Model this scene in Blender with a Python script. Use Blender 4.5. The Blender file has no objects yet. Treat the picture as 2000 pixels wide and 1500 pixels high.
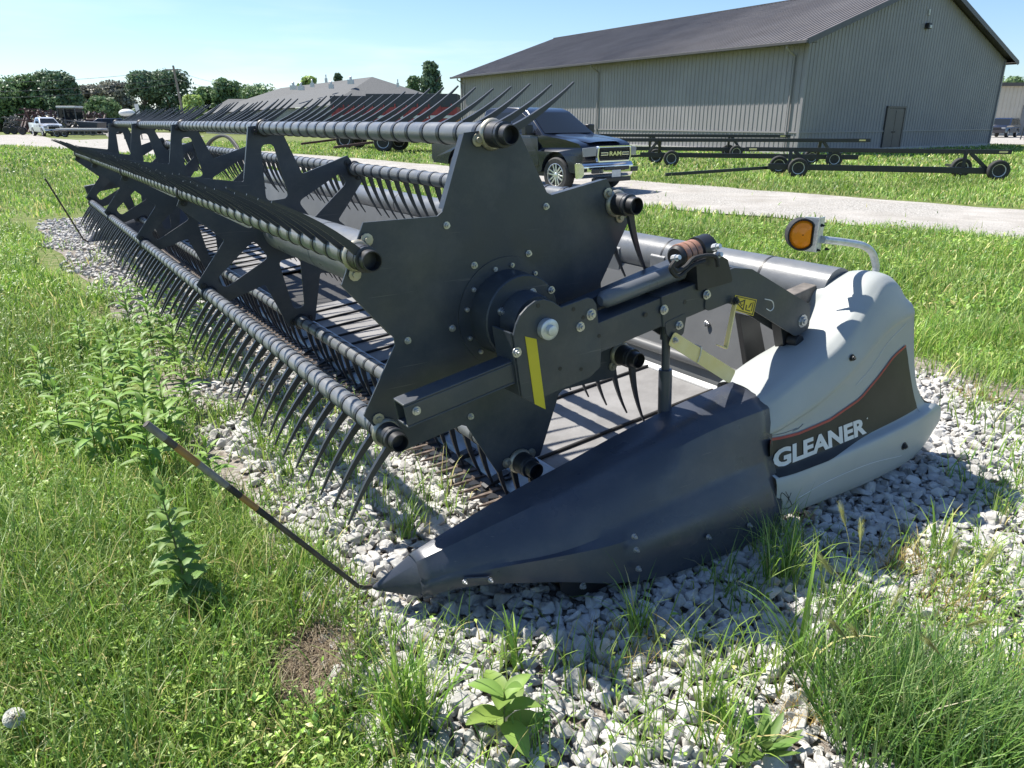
import bpy, bmesh, math, random
import numpy as np
from mathutils import Vector, Matrix, geometry
from mathutils.bvhtree import BVHTree

# ------------------------------------------------------------------ camera, sky, sun, exposure
SC = bpy.context.scene
COL = SC.collection
FPX, CX, CY, HCAM, HOR = 1450.0, 1000.0, 750.0, 1.62, 235.0
PITCH = math.atan((CY - HOR) / FPX)
cd = bpy.data.cameras.new('camera')
cam = bpy.data.objects.new('camera', cd)
COL.objects.link(cam)
cd.sensor_width = 36.0
cd.lens = 36.0 * FPX / 2000.0
cd.clip_start = 0.05
cd.clip_end = 3000
cam.location = (0, 0, HCAM)
cam.rotation_euler = (math.pi / 2 - PITCH, 0, 0)
SC.camera = cam

SUN_AZ, SUN_EL = math.radians(150.5), math.radians(54.5)      # azimuth from +X, counter-clockwise
W = bpy.data.worlds.new('World')
SC.world = W
W.use_nodes = True
wn = W.node_tree.nodes
wl = W.node_tree.links
bg = wn['Background']
sky = wn.new('ShaderNodeTexSky')
sky.sky_type = 'NISHITA'
sky.sun_disc = False
sky.sun_elevation = SUN_EL
sky.sun_rotation = math.pi / 2 - SUN_AZ
sky.air_density = 1.0
sky.dust_density = 0.25
sky.ozone_density = 1.6
# thin high cloud low over the horizon
tc = wn.new('ShaderNodeTexCoord')
mp = wn.new('ShaderNodeMapping')
mp.inputs['Scale'].default_value = (1.2, 1.2, 9.0)
nz = wn.new('ShaderNodeTexNoise')
nz.inputs['Scale'].default_value = 2.2
nz.inputs['Detail'].default_value = 8
nz.inputs['Roughness'].default_value = 0.55
cr = wn.new('ShaderNodeValToRGB')
cr.color_ramp.elements[0].position = 0.50
cr.color_ramp.elements[1].position = 0.78
sx = wn.new('ShaderNodeSeparateXYZ')
band = wn.new('ShaderNodeMapRange')
band.inputs[1].default_value = 0.16
band.inputs[2].default_value = 0.03
mul = wn.new('ShaderNodeMath')
mul.operation = 'MULTIPLY'
mul2 = wn.new('ShaderNodeMath')
mul2.operation = 'MULTIPLY'
mul2.inputs[1].default_value = 0.8
mix = wn.new('ShaderNodeMixRGB')
mix.inputs[2].default_value = (8.0, 8.6, 9.2, 1)
wl.new(tc.outputs['Generated'], mp.inputs[0])
wl.new(mp.outputs[0], nz.inputs['Vector'])
wl.new(nz.outputs[0], cr.inputs[0])
wl.new(tc.outputs['Generated'], sx.inputs[0])
wl.new(sx.outputs['Z'], band.inputs[0])
wl.new(cr.outputs[0], mul.inputs[0])
wl.new(band.outputs[0], mul.inputs[1])
wl.new(mul.outputs[0], mul2.inputs[0])
wl.new(mul2.outputs[0], mix.inputs[0])
tint = wn.new('ShaderNodeMixRGB')
tint.blend_type = 'MULTIPLY'
tint.inputs[0].default_value = 1.0
tint.inputs[2].default_value = (0.84, 0.97, 1.15, 1)
wl.new(sky.outputs[0], tint.inputs[1])
wl.new(tint.outputs[0], mix.inputs[1])
wl.new(mix.outputs[0], bg.inputs[0])
bg.inputs[1].default_value = 0.08

sd = bpy.data.lights.new('sun', 'SUN')
sd.energy = 5.0
sd.angle = math.radians(0.55)
sd.color = (1.0, 0.95, 0.87)
sun = bpy.data.objects.new('sun', sd)
COL.objects.link(sun)
sun.location = (-20, 14, 40)
SUNV = Vector((math.cos(SUN_AZ) * math.cos(SUN_EL), math.sin(SUN_AZ) * math.cos(SUN_EL), math.sin(SUN_EL)))
sun.rotation_euler = SUNV.to_track_quat('Z', 'Y').to_euler()
SC.view_settings.view_transform = 'Standard'
SC.view_settings.look = 'None'
SC.view_settings.exposure = 0.88
SC.view_settings.gamma = 1.0
SC.render.engine = 'CYCLES'
SC.cycles.max_bounces = 6
SC.cycles.transparent_max_bounces = 8

# ------------------------------------------------------------------ survey: pixel of the 2000x1500 photo -> metres
def ray(u, v):
    a = (u - CX) / FPX
    b = (CY - v) / FPX
    return np.array([a, math.cos(PITCH) + b * math.sin(PITCH), -math.sin(PITCH) + b * math.cos(PITCH)])
_d = ray(-25, HOR)[:2]
DIR = _d / np.linalg.norm(_d)                 # along the header, away
RGT = np.array([DIR[1], -DIR[0]])             # across the header, rearwards
def hs(u, v, S):                              # point of the header's plane s = S -> (r, z)
    q = ray(u, v)
    t = S / (q[:2] @ DIR)
    return (t * (q[:2] @ RGT), HCAM + t * q[2])
def gp(u, v, z=0.0):
    q = ray(u, v)
    t = (z - HCAM) / q[2]
    return (t * q[0], t * q[1])
def at(u, v, Y):
    q = ray(u, v)
    t = Y / q[1]
    return Vector((t * q[0], Y, HCAM + t * q[2]))
def sr2w(s, r):
    return s * DIR + r * RGT
def project(P):                               # Nx3 -> pixels, depth
    X = P[:, 0]
    z = P[:, 2] - HCAM
    Y = P[:, 1] * math.cos(PITCH) - z * math.sin(PITCH)
    Z = P[:, 1] * math.sin(PITCH) + z * math.cos(PITCH)
    Y = np.maximum(Y, 1e-3)
    return CX + FPX * X / Y, CY - FPX * Z / Y, Y

# ------------------------------------------------------------------ materials
def _vary(nt, col, col2, scale, coord='Object', detail=6.0, lo=0.35, hi=0.65):
    n = nt.nodes
    l = nt.links
    t = n.new('ShaderNodeTexCoord')
    z = n.new('ShaderNodeTexNoise')
    z.inputs['Scale'].default_value = scale
    z.inputs['Detail'].default_value = detail
    z.inputs['Roughness'].default_value = 0.6
    l.new(t.outputs[coord], z.inputs['Vector'])
    r = n.new('ShaderNodeValToRGB')
    r.color_ramp.elements[0].position = lo
    r.color_ramp.elements[1].position = hi
    r.color_ramp.elements[0].color = (*col, 1)
    r.color_ramp.elements[1].color = (*col2, 1)
    l.new(z.outputs[0], r.inputs[0])
    return r, t
def mat(name, col, rough=0.5, metal=0.0, col2=None, scale=6.0, bump=0.0, bscale=60.0, coat=0.0, rvar=0.0, spec=None, dust=0.0):
    m = bpy.data.materials.new(name)
    m.use_nodes = True
    nt = m.node_tree
    b = nt.nodes['Principled BSDF']
    col2 = col2 or tuple(min(1, c * 1.25) for c in col)
    r, t = _vary(nt, col, col2, scale)
    nt.links.new(r.outputs[0], b.inputs['Base Color'])
    b.inputs['Roughness'].default_value = rough
    b.inputs['Metallic'].default_value = metal
    b.inputs['Coat Weight'].default_value = coat
    b.inputs['Coat Roughness'].default_value = 0.08
    if spec is not None:
        b.inputs['Specular IOR Level'].default_value = spec
    if dust:          # settled dust, rubbed patches and fine scratches
        d = nt.nodes.new('ShaderNodeTexNoise')
        d.inputs['Scale'].default_value = 2.6
        d.inputs['Detail'].default_value = 10
        d.inputs['Roughness'].default_value = 0.72
        nt.links.new(t.outputs['Object'], d.inputs['Vector'])
        g1 = nt.nodes.new('ShaderNodeMapRange')
        g1.inputs[1].default_value = 0.46
        g1.inputs[2].default_value = 0.74
        g1.inputs[4].default_value = dust
        nt.links.new(d.outputs[0], g1.inputs[0])
        mpp = nt.nodes.new('ShaderNodeMapping')
        mpp.inputs['Rotation'].default_value = (0.4, 0.9, 0.3)
        mpp.inputs['Scale'].default_value = (3, 60, 140)
        nt.links.new(t.outputs['Object'], mpp.inputs[0])
        s_ = nt.nodes.new('ShaderNodeTexNoise')
        s_.inputs['Scale'].default_value = 1.0
        s_.inputs['Detail'].default_value = 2
        nt.links.new(mpp.outputs[0], s_.inputs['Vector'])
        g2 = nt.nodes.new('ShaderNodeMapRange')
        g2.inputs[1].default_value = 0.71
        g2.inputs[2].default_value = 0.76
        g2.inputs[4].default_value = dust * 1.3
        nt.links.new(s_.outputs[0], g2.inputs[0])
        mxx = nt.nodes.new('ShaderNodeMath')
        mxx.operation = 'MAXIMUM'
        nt.links.new(g1.outputs[0], mxx.inputs[0])
        nt.links.new(g2.outputs[0], mxx.inputs[1])
        md = nt.nodes.new('ShaderNodeMixRGB')
        md.inputs[2].default_value = (0.24, 0.225, 0.20, 1)
        nt.links.new(mxx.outputs[0], md.inputs[0])
        nt.links.new(r.outputs[0], md.inputs[1])
        nt.links.new(md.outputs[0], b.inputs['Base Color'])
    if rvar:
        z = nt.nodes.new('ShaderNodeTexNoise')
        z.inputs['Scale'].default_value = scale * 2.3
        z.inputs['Detail'].default_value = 8
        nt.links.new(t.outputs['Object'], z.inputs['Vector'])
        mr = nt.nodes.new('ShaderNodeMapRange')
        mr.inputs[1].default_value = 0.3
        mr.inputs[2].default_value = 0.7
        mr.inputs[3].default_value = max(0.02, rough - rvar)
        mr.inputs[4].default_value = min(1, rough + rvar)
        nt.links.new(z.outputs[0], mr.inputs[0])
        nt.links.new(mr.outputs[0], b.inputs['Roughness'])
    if bump:
        z = nt.nodes.new('ShaderNodeTexNoise')
        z.inputs['Scale'].default_value = bscale
        z.inputs['Detail'].default_value = 6
        nt.links.new(t.outputs['Object'], z.inputs['Vector'])
        bp = nt.nodes.new('ShaderNodeBump')
        bp.inputs['Strength'].default_value = bump
        bp.inputs['Distance'].default_value = 0.02
        nt.links.new(z.outputs[0], bp.inputs['Height'])
        nt.links.new(bp.outputs[0], b.inputs['Normal'])
    return m
def leaf_mat(name, translucent=0.35, rough=0.5, gloss=0.35):
    """foliage: each blade or leaf carries its own colour in the attribute 'tint'"""
    m = bpy.data.materials.new(name)
    m.use_nodes = True
    nt = m.node_tree
    b = nt.nodes['Principled BSDF']
    o = nt.nodes['Material Output']
    a = nt.nodes.new('ShaderNodeAttribute')
    a.attribute_name = 'tint'
    nt.links.new(a.outputs['Color'], b.inputs['Base Color'])
    b.inputs['Roughness'].default_value = rough
    b.inputs['Specular IOR Level'].default_value = gloss
    tr = nt.nodes.new('ShaderNodeBsdfTranslucent')
    nt.links.new(a.outputs['Color'], tr.inputs['Color'])
    mx = nt.nodes.new('ShaderNodeMixShader')
    mx.inputs[0].default_value = translucent
    nt.links.new(b.outputs[0], mx.inputs[1])
    nt.links.new(tr.outputs[0], mx.inputs[2])
    nt.links.new(mx.outputs[0], o.inputs['Surface'])
    return m
def glass_mat(name, col, rough=0.03):
    m = bpy.data.materials.new(name)
    m.use_nodes = True
    b = m.node_tree.nodes['Principled BSDF']
    b.inputs['Base Color'].default_value = (*col, 1)
    b.inputs['Roughness'].default_value = rough
    b.inputs['Specular IOR Level'].default_value = 0.35
    return m

M = {}
M['charcoal'] = mat('charcoal_paint', (0.036, 0.044, 0.056), 0.40, 0.0, (0.047, 0.056, 0.068), 3.0, 0.03, 90, 0.0, 0.12, None, 0.24)
M['charcoal_body'] = mat('charcoal_plastic', (0.044, 0.052, 0.070), 0.33, 0.0, (0.056, 0.064, 0.084), 2.5, 0.03, 140, 0.0, 0.10, None, 0.22)
M['tube_grey'] = mat('grey_tube_paint', (0.12, 0.13, 0.142), 0.36, 0.0, (0.15, 0.16, 0.172), 5.0, 0.04, 90, 0, 0.10, None, 0.3)
M['finger'] = mat('black_finger_plastic', (0.026, 0.029, 0.036), 0.36, 0.0, (0.036, 0.039, 0.046), 9.0)
M['rubber'] = mat('black_rubber', (0.016, 0.016, 0.017), 0.7, 0.0, (0.028, 0.027, 0.026), 9.0, 0.1, 60)
M['black'] = mat('black_metal', (0.014, 0.015, 0.018), 0.45, 0.0, (0.024, 0.025, 0.028), 8.0)
M['zinc'] = mat('yellow_zinc', (0.34, 0.32, 0.25), 0.40, 0.6, (0.46, 0.43, 0.35), 14.0, 0.04, 60, 0, 0.1)
M['zinc_paint'] = mat('dull_brass_plate', (0.78, 0.63, 0.25), 0.45, 0.0, (0.84, 0.71, 0.36), 9.0, 0.03, 60)
M['bolt'] = mat('bolt_steel', (0.42, 0.43, 0.44), 0.35, 0.8, (0.58, 0.58, 0.58), 40.0)
M['galv'] = mat('galvanised_steel', (0.46, 0.48, 0.49), 0.42, 0.55, (0.66, 0.68, 0.69), 26.0, 0.05, 80)
M['steel'] = mat('worn_steel', (0.24, 0.29, 0.35), 0.34, 0.3, (0.34, 0.39, 0.45), 9.0, 0.03, 50)
M['rust'] = mat('rusty_guard', (0.10, 0.072, 0.056), 0.65, 0.2, (0.26, 0.205, 0.165), 30.0)
M['silver'] = mat('silver_grey_plastic', (0.34, 0.36, 0.345), 0.50, 0.0, (0.38, 0.40, 0.385), 2.0, 0.02, 120, 0.10, 0.08, None, 0.10)
M['decal_black'] = mat('decal_black', (0.020, 0.020, 0.019), 0.42, 0.0, (0.034, 0.033, 0.030), 6.0, spec=0.3)
M['decal_red'] = mat('decal_red', (0.30, 0.03, 0.03), 0.4)
M['decal_white'] = mat('decal_white', (0.58, 0.59, 0.585), 0.45)
M['yellow_tape'] = mat('yellow_tape', (0.55, 0.46, 0.02), 0.42, 0, (0.62, 0.52, 0.03), 5)
M['warn_yellow'] = mat('warning_yellow', (0.62, 0.48, 0.04), 0.5)
M['belt'] = mat('draper_canvas', (0.17, 0.165, 0.16), 0.62, 0, (0.25, 0.245, 0.24), 5.0, 0.08, 50)
M['back'] = mat('back_sheet_paint', (0.085, 0.088, 0.09), 0.5, 0, (0.11, 0.113, 0.115), 3.0, 0.02, 60)
M['lip'] = mat('pale_sealing_strip', (0.62, 0.62, 0.60), 0.5)
M['copper'] = mat('copper_band', (0.35, 0.17, 0.11), 0.5, 0.3, (0.45, 0.25, 0.17), 25)
M['dusty'] = mat('dusty_beam', (0.10, 0.09, 0.08), 0.7, 0, (0.18, 0.16, 0.14), 18)
M['orange_tape'] = mat('orange_tape', (0.26, 0.14, 0.045), 0.6, 0, (0.36, 0.21, 0.07), 30)
M['rod'] = mat('weathered_rod', (0.045, 0.036, 0.03), 0.6, 0, (0.10, 0.08, 0.065), 22, 0.2, 60)
M['rod_grey'] = mat('worn_grey_rod', (0.16, 0.15, 0.14), 0.6, 0, (0.25, 0.24, 0.22), 30)
M['amber'] = glass_mat('amber_lens', (0.92, 0.27, 0.015), 0.10)
M['truck_paint'] = mat('black_truck_paint', (0.012, 0.016, 0.027), 0.24, 0.0, (0.015, 0.019, 0.031), 2, 0, 60, 0.35)
M['suv_paint'] = mat('navy_suv_paint', (0.016, 0.022, 0.045), 0.25, 0.0, (0.018, 0.025, 0.05), 2, 0, 60, 0.8)
M['white_paint'] = mat('silver_truck_paint', (0.55, 0.58, 0.63), 0.25, 0.0, (0.58, 0.61, 0.66), 2, 0, 60, 0.7)
M['chrome'] = mat('chrome', (0.80, 0.80, 0.80), 0.12, 1.0, (0.86, 0.86, 0.86), 8)
M['glass'] = glass_mat('dark_glass', (0.018, 0.022, 0.026))
M['headlamp'] = glass_mat('headlamp_glass', (0.30, 0.31, 0.32), 0.05)
M['tyre'] = mat('tyre_rubber', (0.022, 0.022, 0.023), 0.75, 0, (0.04, 0.039, 0.037), 14, 0.1, 50)
M['rim'] = mat('alloy_rim', (0.60, 0.60, 0.60), 0.28, 0.8, (0.7, 0.7, 0.7), 10)
M['white_rim'] = mat('white_rim', (0.62, 0.62, 0.60), 0.5, 0, (0.7, 0.7, 0.68), 16)
M['siding'] = mat('taupe_grey_siding', (0.232, 0.224, 0.228), 0.5, 0, (0.278, 0.268, 0.270), 0.35)
M['trim_dark'] = mat('dark_bronze_trim', (0.060, 0.055, 0.055), 0.45, 0, (0.075, 0.07, 0.068), 2)
M['metal_roof'] = mat('dark_bronze_roof', (0.165, 0.147, 0.135), 0.45, 0, (0.215, 0.195, 0.180), 0.35, 0, 60, 0, 0.06)
M['door_brown'] = mat('bronze_door', (0.075, 0.065, 0.065), 0.45, 0, (0.09, 0.08, 0.08), 3)
M['concrete'] = mat('concrete', (0.36, 0.35, 0.33), 0.85, 0, (0.46, 0.45, 0.42), 3, 0.1, 40)
M['tan_siding'] = mat('tan_siding', (0.50, 0.46, 0.38), 0.55, 0, (0.55, 0.51, 0.43), 1)
M['shingle'] = mat('grey_shingles', (0.075, 0.080, 0.082), 0.85, 0, (0.115, 0.118, 0.118), 6.0, 0.2, 8)
M['grey_wall'] = mat('grey_wall', (0.20, 0.21, 0.21), 0.7, 0, (0.25, 0.26, 0.26), 2)
M['cream'] = mat('cream_panel', (0.62, 0.57, 0.45), 0.6, 0, (0.68, 0.63, 0.52), 1)
M['wagon_red'] = mat('maroon_wagon_paint', (0.28, 0.036, 0.042), 0.5, 0, (0.34, 0.055, 0.056), 2)
M['wagon_black'] = mat('black_wagon_panel', (0.030, 0.036, 0.048), 0.5, 0, (0.04, 0.046, 0.06), 2)
M['stripe'] = mat('pale_stripe', (0.55, 0.55, 0.53), 0.5)
M['machine_red'] = mat('weathered_red_steel', (0.055, 0.026, 0.026), 0.65, 0, (0.10, 0.05, 0.045), 5)
M['machine_grey'] = mat('machine_grey', (0.085, 0.085, 0.09), 0.6, 0, (0.15, 0.145, 0.14), 5)
M['wood'] = mat('weathered_pole_wood', (0.20, 0.17, 0.14), 0.85, 0, (0.30, 0.26, 0.22), 8)
M['wire'] = mat('wire', (0.12, 0.12, 0.12), 0.5)
M['bark'] = mat('bark', (0.09, 0.07, 0.05), 0.9, 0, (0.15, 0.12, 0.09), 6, 0.3, 30)
M['plant'] = leaf_mat('weed_leaf', 0.38)
M['grassblade'] = leaf_mat('grass_blade', 0.35, 0.45, 0.45)
M['treeleaf'] = leaf_mat('tree_leaf', 0.22, 0.55, 0.3)
M['seed'] = leaf_mat('pale_seed_hairs', 0.5, 0.8, 0.1)
M['trailer'] = mat('black_trailer_paint', (0.016, 0.017, 0.020), 0.4, 0, (0.024, 0.025, 0.028), 3)

# ------------------------------------------------------------------ object helpers
def tag(o, label=None, cat=None, group=None, kind=None):
    if label:
        o['label'] = label
    if cat:
        o['category'] = cat
    if group:
        o['group'] = group
    if kind:
        o['kind'] = kind
    return o
def empty(name, loc, rz=0.0, label=None, cat=None, group=None):
    o = bpy.data.objects.new(name, None)
    COL.objects.link(o)
    o.location = loc
    o.rotation_euler = (0, 0, rz)
    o.empty_display_size = 0.2
    return tag(o, label, cat, group)
def children(o):
    return [c for c in bpy.data.objects if c.parent == o]
def copy_tree(o, parent=None):
    c = o.copy()
    COL.objects.link(c)
    c.parent = parent
    for ch in children(o):
        copy_tree(ch, c)
    return c
def fast_mesh(name, verts, quads, material, parent=None, tint=None, smooth=False):
    verts = np.asarray(verts, np.float32)
    quads = np.asarray(quads, np.int32)
    k = quads.shape[1]
    me = bpy.data.meshes.new(name)
    me.vertices.add(len(verts))
    me.vertices.foreach_set('co', verts.ravel())
    me.loops.add(quads.size)
    me.loops.foreach_set('vertex_index', quads.ravel())
    me.polygons.add(len(quads))
    me.polygons.foreach_set('loop_start', np.arange(0, quads.size, k, dtype=np.int32))
    me.polygons.foreach_set('use_smooth', np.full(len(quads), smooth, bool))
    if tint is not None:
        a = me.attributes.new('tint', 'FLOAT_COLOR', 'POINT')
        a.data.foreach_set('color', np.concatenate([tint, np.ones((len(tint), 1))], 1).astype(np.float32).ravel())
    me.update(calc_edges=True)
    me.validate()
    me.materials.append(material)
    o = bpy.data.objects.new(name, me)
    COL.objects.link(o)
    o.parent = parent
    return o

class MB:
    """collects shapes, then links them as ONE mesh object"""
    def __init__(self):
        self.v = []
        self.f = []
    def add(self, vs, fs):
        n = len(self.v)
        self.v += [tuple(map(float, p)) for p in vs]
        self.f += [tuple(i + n for i in f) for f in fs]
        return self
    def box(self, c, size, rot=None):
        hx, hy, hz = (d / 2 for d in size)
        vs = [Vector((x, y, z)) for x in (-hx, hx) for y in (-hy, hy) for z in (-hz, hz)]
        if rot is not None:
            vs = [rot @ p for p in vs]
        vs = [p + Vector(c) for p in vs]
        return self.add(vs, [(0, 1, 3, 2), (4, 6, 7, 5), (0, 4, 5, 1), (2, 3, 7, 6), (0, 2, 6, 4), (1, 5, 7, 3)])
    def box2(self, a, b):
        return self.box([(a[i] + b[i]) / 2 for i in range(3)], [abs(b[i] - a[i]) for i in range(3)])
    def beam(self, a, b, w, h, up=(0, 0, 1)):
        a, b = Vector(a), Vector(b)
        x = (b - a).normalized()
        y = Vector(up).cross(x)
        if y.length < 1e-5:
            y = Vector((0, 1, 0)).cross(x)
        y.normalize()
        z = x.cross(y)
        R = Matrix((x, y, z)).transposed()
        return self.box((a + b) / 2, ((b - a).length, w, h), R)
    def tube(self, path, rad, n=12, cap=True, closed=False):
        P = [Vector(p) for p in path]
        m = len(P)
        rads = rad if isinstance(rad, (list, tuple)) else [rad] * m
        t0 = (P[1] - P[0]).normalized()
        ref = Vector((0, 0, 1)) if abs(t0.z) < 0.9 else Vector((1, 0, 0))
        x = t0.cross(ref).normalized()
        vs, fs = [], []
        for i in range(m):
            if i == 0:
                t = P[1] - P[0]
            elif i == m - 1:
                t = P[-1] - P[-2]
            else:
                t = (P[i + 1] - P[i]).normalized() + (P[i] - P[i - 1]).normalized()
            t.normalize()
            x = (x - t * x.dot(t)).normalized()
            y = t.cross(x)
            for k in range(n):
                a = 2 * math.pi * k / n
                vs.append(P[i] + (x * math.cos(a) + y * math.sin(a)) * rads[i])
        for i in range(m - 1):
            for k in range(n):
                k2 = (k + 1) % n
                fs.append((i * n + k, i * n + k2, (i + 1) * n + k2, (i + 1) * n + k))
        if cap:
            fs.append(tuple(range(n - 1, -1, -1)))
            fs.append(tuple((m - 1) * n + k for k in range(n)))
        return self.add(vs, fs)
    def lathe(self, base, axis, prof, n=24):
        """prof: (distance along axis, radius) list"""
        axis = Vector(axis).normalized()
        ref = Vector((0, 0, 1)) if abs(axis.z) < 0.9 else Vector((1, 0, 0))
        x = axis.cross(ref).normalized()
        y = axis.cross(x)
        base = Vector(base)
        vs, fs = [], []
        for d, r in prof:
            for k in range(n):
                a = 2 * math.pi * k / n
                vs.append(base + axis * d + (x * math.cos(a) + y * math.sin(a)) * max(r, 1e-4))
        m = len(prof)
        for i in range(m - 1):
            for k in range(n):
                k2 = (k + 1) % n
                fs.append((i * n + k, i * n + k2, (i + 1) * n + k2, (i + 1) * n + k))
        fs.append(tuple(range(n - 1, -1, -1)))
        fs.append(tuple((m - 1) * n + k for k in range(n)))
        return self.add(vs, fs)
    def prism(self, poly, t0, t1, mapf, holes=()):
        loops = [list(poly)] + [list(h) for h in holes]
        flat = [p for lp in loops for p in lp]
        tris = geometry.tessellate_polygon([[Vector((p[0], p[1], 0)) for p in lp] for lp in loops])
        N = len(flat)
        vs = [mapf(p[0], p[1], t0) for p in flat] + [mapf(p[0], p[1], t1) for p in flat]
        fs = [tuple(t) for t in tris] + [tuple(N + i for i in reversed(t)) for t in tris]
        o = 0
        for lp in loops:
            k = len(lp)
            for i in range(k):
                j = (i + 1) % k
                fs.append((o + i, o + j, N + o + j, N + o + i))
            o += k
        return self.add(vs, fs)
    def grid(self, rows):
        m, n = len(rows), len(rows[0])
        vs = [p for r in rows for p in r]
        fs = [(i * n + j, i * n + j + 1, (i + 1) * n + j + 1, (i + 1) * n + j) for i in range(m - 1) for j in range(n - 1)]
        return self.add(vs, fs)
    def sphere(self, c, rad, nu=16, nv=10):
        prof = [(-math.cos(math.pi * i / nv), math.sin(math.pi * i / nv)) for i in range(nv + 1)]
        rx = rad if isinstance(rad, (tuple, list)) else (rad, rad, rad)
        k = len(self.v)
        self.lathe((0, 0, 0), (0, 0, 1), prof, nu)
        for i in range(k, len(self.v)):
            p = self.v[i]
            self.v[i] = (p[0] * rx[0] + c[0], p[1] * rx[1] + c[1], p[2] * rx[2] + c[2])
        return self
    def build(self, name, material, parent=None, smooth=True, bevel=0.0, sharp=35, seg=2, subsurf=0, recalc=True):
        me = bpy.data.meshes.new(name)
        me.from_pydata(self.v, [], self.f)
        if recalc:
            b = bmesh.new()
            b.from_mesh(me)
            bmesh.ops.recalc_face_normals(b, faces=b.faces)
            b.to_mesh(me)
            b.free()
        me.polygons.foreach_set('use_smooth', [smooth] * len(me.polygons))
        if smooth:
            me.set_sharp_from_angle(angle=math.radians(sharp))
        me.update()
        me.materials.append(material)
        o = bpy.data.objects.new(name, me)
        COL.objects.link(o)
        o.parent = parent
        if subsurf:
            s = o.modifiers.new('subsurf', 'SUBSURF')
            s.levels = s.render_levels = subsurf
        if bevel:
            w = o.modifiers.new('bevel', 'BEVEL')
            w.width = bevel
            w.segments = seg
            w.limit_method = 'ANGLE'
            w.angle_limit = math.radians(40)
            w.harden_normals = False
        return o
def round_poly(pts, rad, n=5):
    out = []
    m = len(pts)
    for i in range(m):
        p0, p1, p2 = Vector(pts[i - 1]), Vector(pts[i]), Vector(pts[(i + 1) % m])
        a, b = (p0 - p1), (p2 - p1)
        la, lb = a.length, b.length
        a.normalize()
        b.normalize()
        ang = a.angle(b)
        d = min(rad / max(math.tan(ang / 2), 1e-3), la * 0.48, lb * 0.48)
        q0, q1 = p1 + a * d, p1 + b * d
        for k in range(n + 1):
            t = k / n
            out.append(tuple((1 - t) ** 2 * q0 + 2 * t * (1 - t) * p1 + t * t * q1))
    return out
def spline(pts, n):
    """Catmull-Rom through any-dimensional points, n samples"""
    P = [np.array(p, float) for p in pts]
    P = [2 * P[0] - P[1]] + P + [2 * P[-1] - P[-2]]
    seg = len(P) - 3
    out = []
    for i in range(n):
        x = i / (n - 1) * seg
        k = min(int(x), seg - 1)
        t = x - k
        a, b, c, d = P[k:k + 4]
        out.append(0.5 * ((2 * b) + (c - a) * t + (2 * a - 5 * b + 4 * c - d) * t * t + (3 * b - a - 3 * c + d) * t ** 3))
    return out
def lerpline(pts, n):
    P = np.array(pts, float)
    L = np.concatenate([[0], np.cumsum(np.linalg.norm(np.diff(P, axis=0), axis=1))])
    x = np.linspace(0, L[-1], n)
    return [np.array([np.interp(t, L, P[:, k]) for k in range(P.shape[1])]) for t in x]
def text_polys(s, bold=0.0):
    """flat triangles of a word in the built-in font, width normalised to 0..1, height 0..1"""
    cu = bpy.data.curves.new('lettering', 'FONT')
    cu.body = s
    cu.offset = bold
    cu.resolution_u = 3
    ob = bpy.data.objects.new('lettering', cu)
    COL.objects.link(ob)
    dg = bpy.context.evaluated_depsgraph_get()
    dg.update()
    me = ob.evaluated_get(dg).to_mesh()
    vs = np.array([v.co[:2] for v in me.vertices])
    fs = [tuple(p.vertices) for p in me.polygons]
    ob.evaluated_get(dg).to_mesh_clear()
    bpy.data.objects.remove(ob)
    bpy.data.curves.remove(cu)
    vs = (vs - vs.min(0)) / (vs.max(0) - vs.min(0))
    return vs, fs

# ================================================================== COMBINE HEADER
# local frame: x = r (rearwards), y = s (away from the camera along the header), z up
HB = Vector((2.0, 6.8, 0.0))
_w = sr2w(HB.y, HB.x)
HEAD = empty('combine_header', (_w[0], _w[1], 0), math.atan2(RGT[1], RGT[0]),
             'long charcoal combine header with a six bat finger reel resting on white stones', 'combine header')
def H3(r, s, z):
    return (r - HB.x, s - HB.y, z)
PL = lambda a, b, t: H3(a, t, b)              # polygon in (r, z), extruded along s
RC, ZC, RAD, A0 = 1.44, 0.966, 0.613, 95.4    # reel axis and bat circle
def pol(rho, ang):
    a = math.radians(ang)
    return (RC + rho * math.cos(a), ZC + rho * math.sin(a))
DISCS = [2.20, 4.78, 7.13, 9.33, 11.25]
FAR = DISCS[-1]
ARMS = [A0 + 60 * k for k in range(6)]        # 95 top, 155 front upper, 215 front lower, 275 low, 335 rear lower, 35 rear upper
FANG = {0: (26, 40), 1: (139, 159), 2: (-133, -115), 3: (-80, -60), 4: (-79, -57), 5: (-76, -54)}
def star(w_tip, w_val, rho_val):
    pts = []
    for a in ARMS:
        pts += [pol(rho_val, a - w_val), pol(0.637, a - w_tip), pol(0.637, a + w_tip), pol(rho_val, a + w_val)]
    return pts
def bolt(parent, r, s, z, d=-1, rad=0.011, name='bolt', m='bolt'):
    b = MB()
    b.lathe(H3(r, s, z), (0, d, 0), [(0, rad * 1.5), (0.003, rad * 1.5), (0.0031, rad), (0.012, rad), (0.0121, rad * .55), (0.018, rad * .5)], 10)
    return b.build(name, M[m], parent, True, 0, 30)

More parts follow.
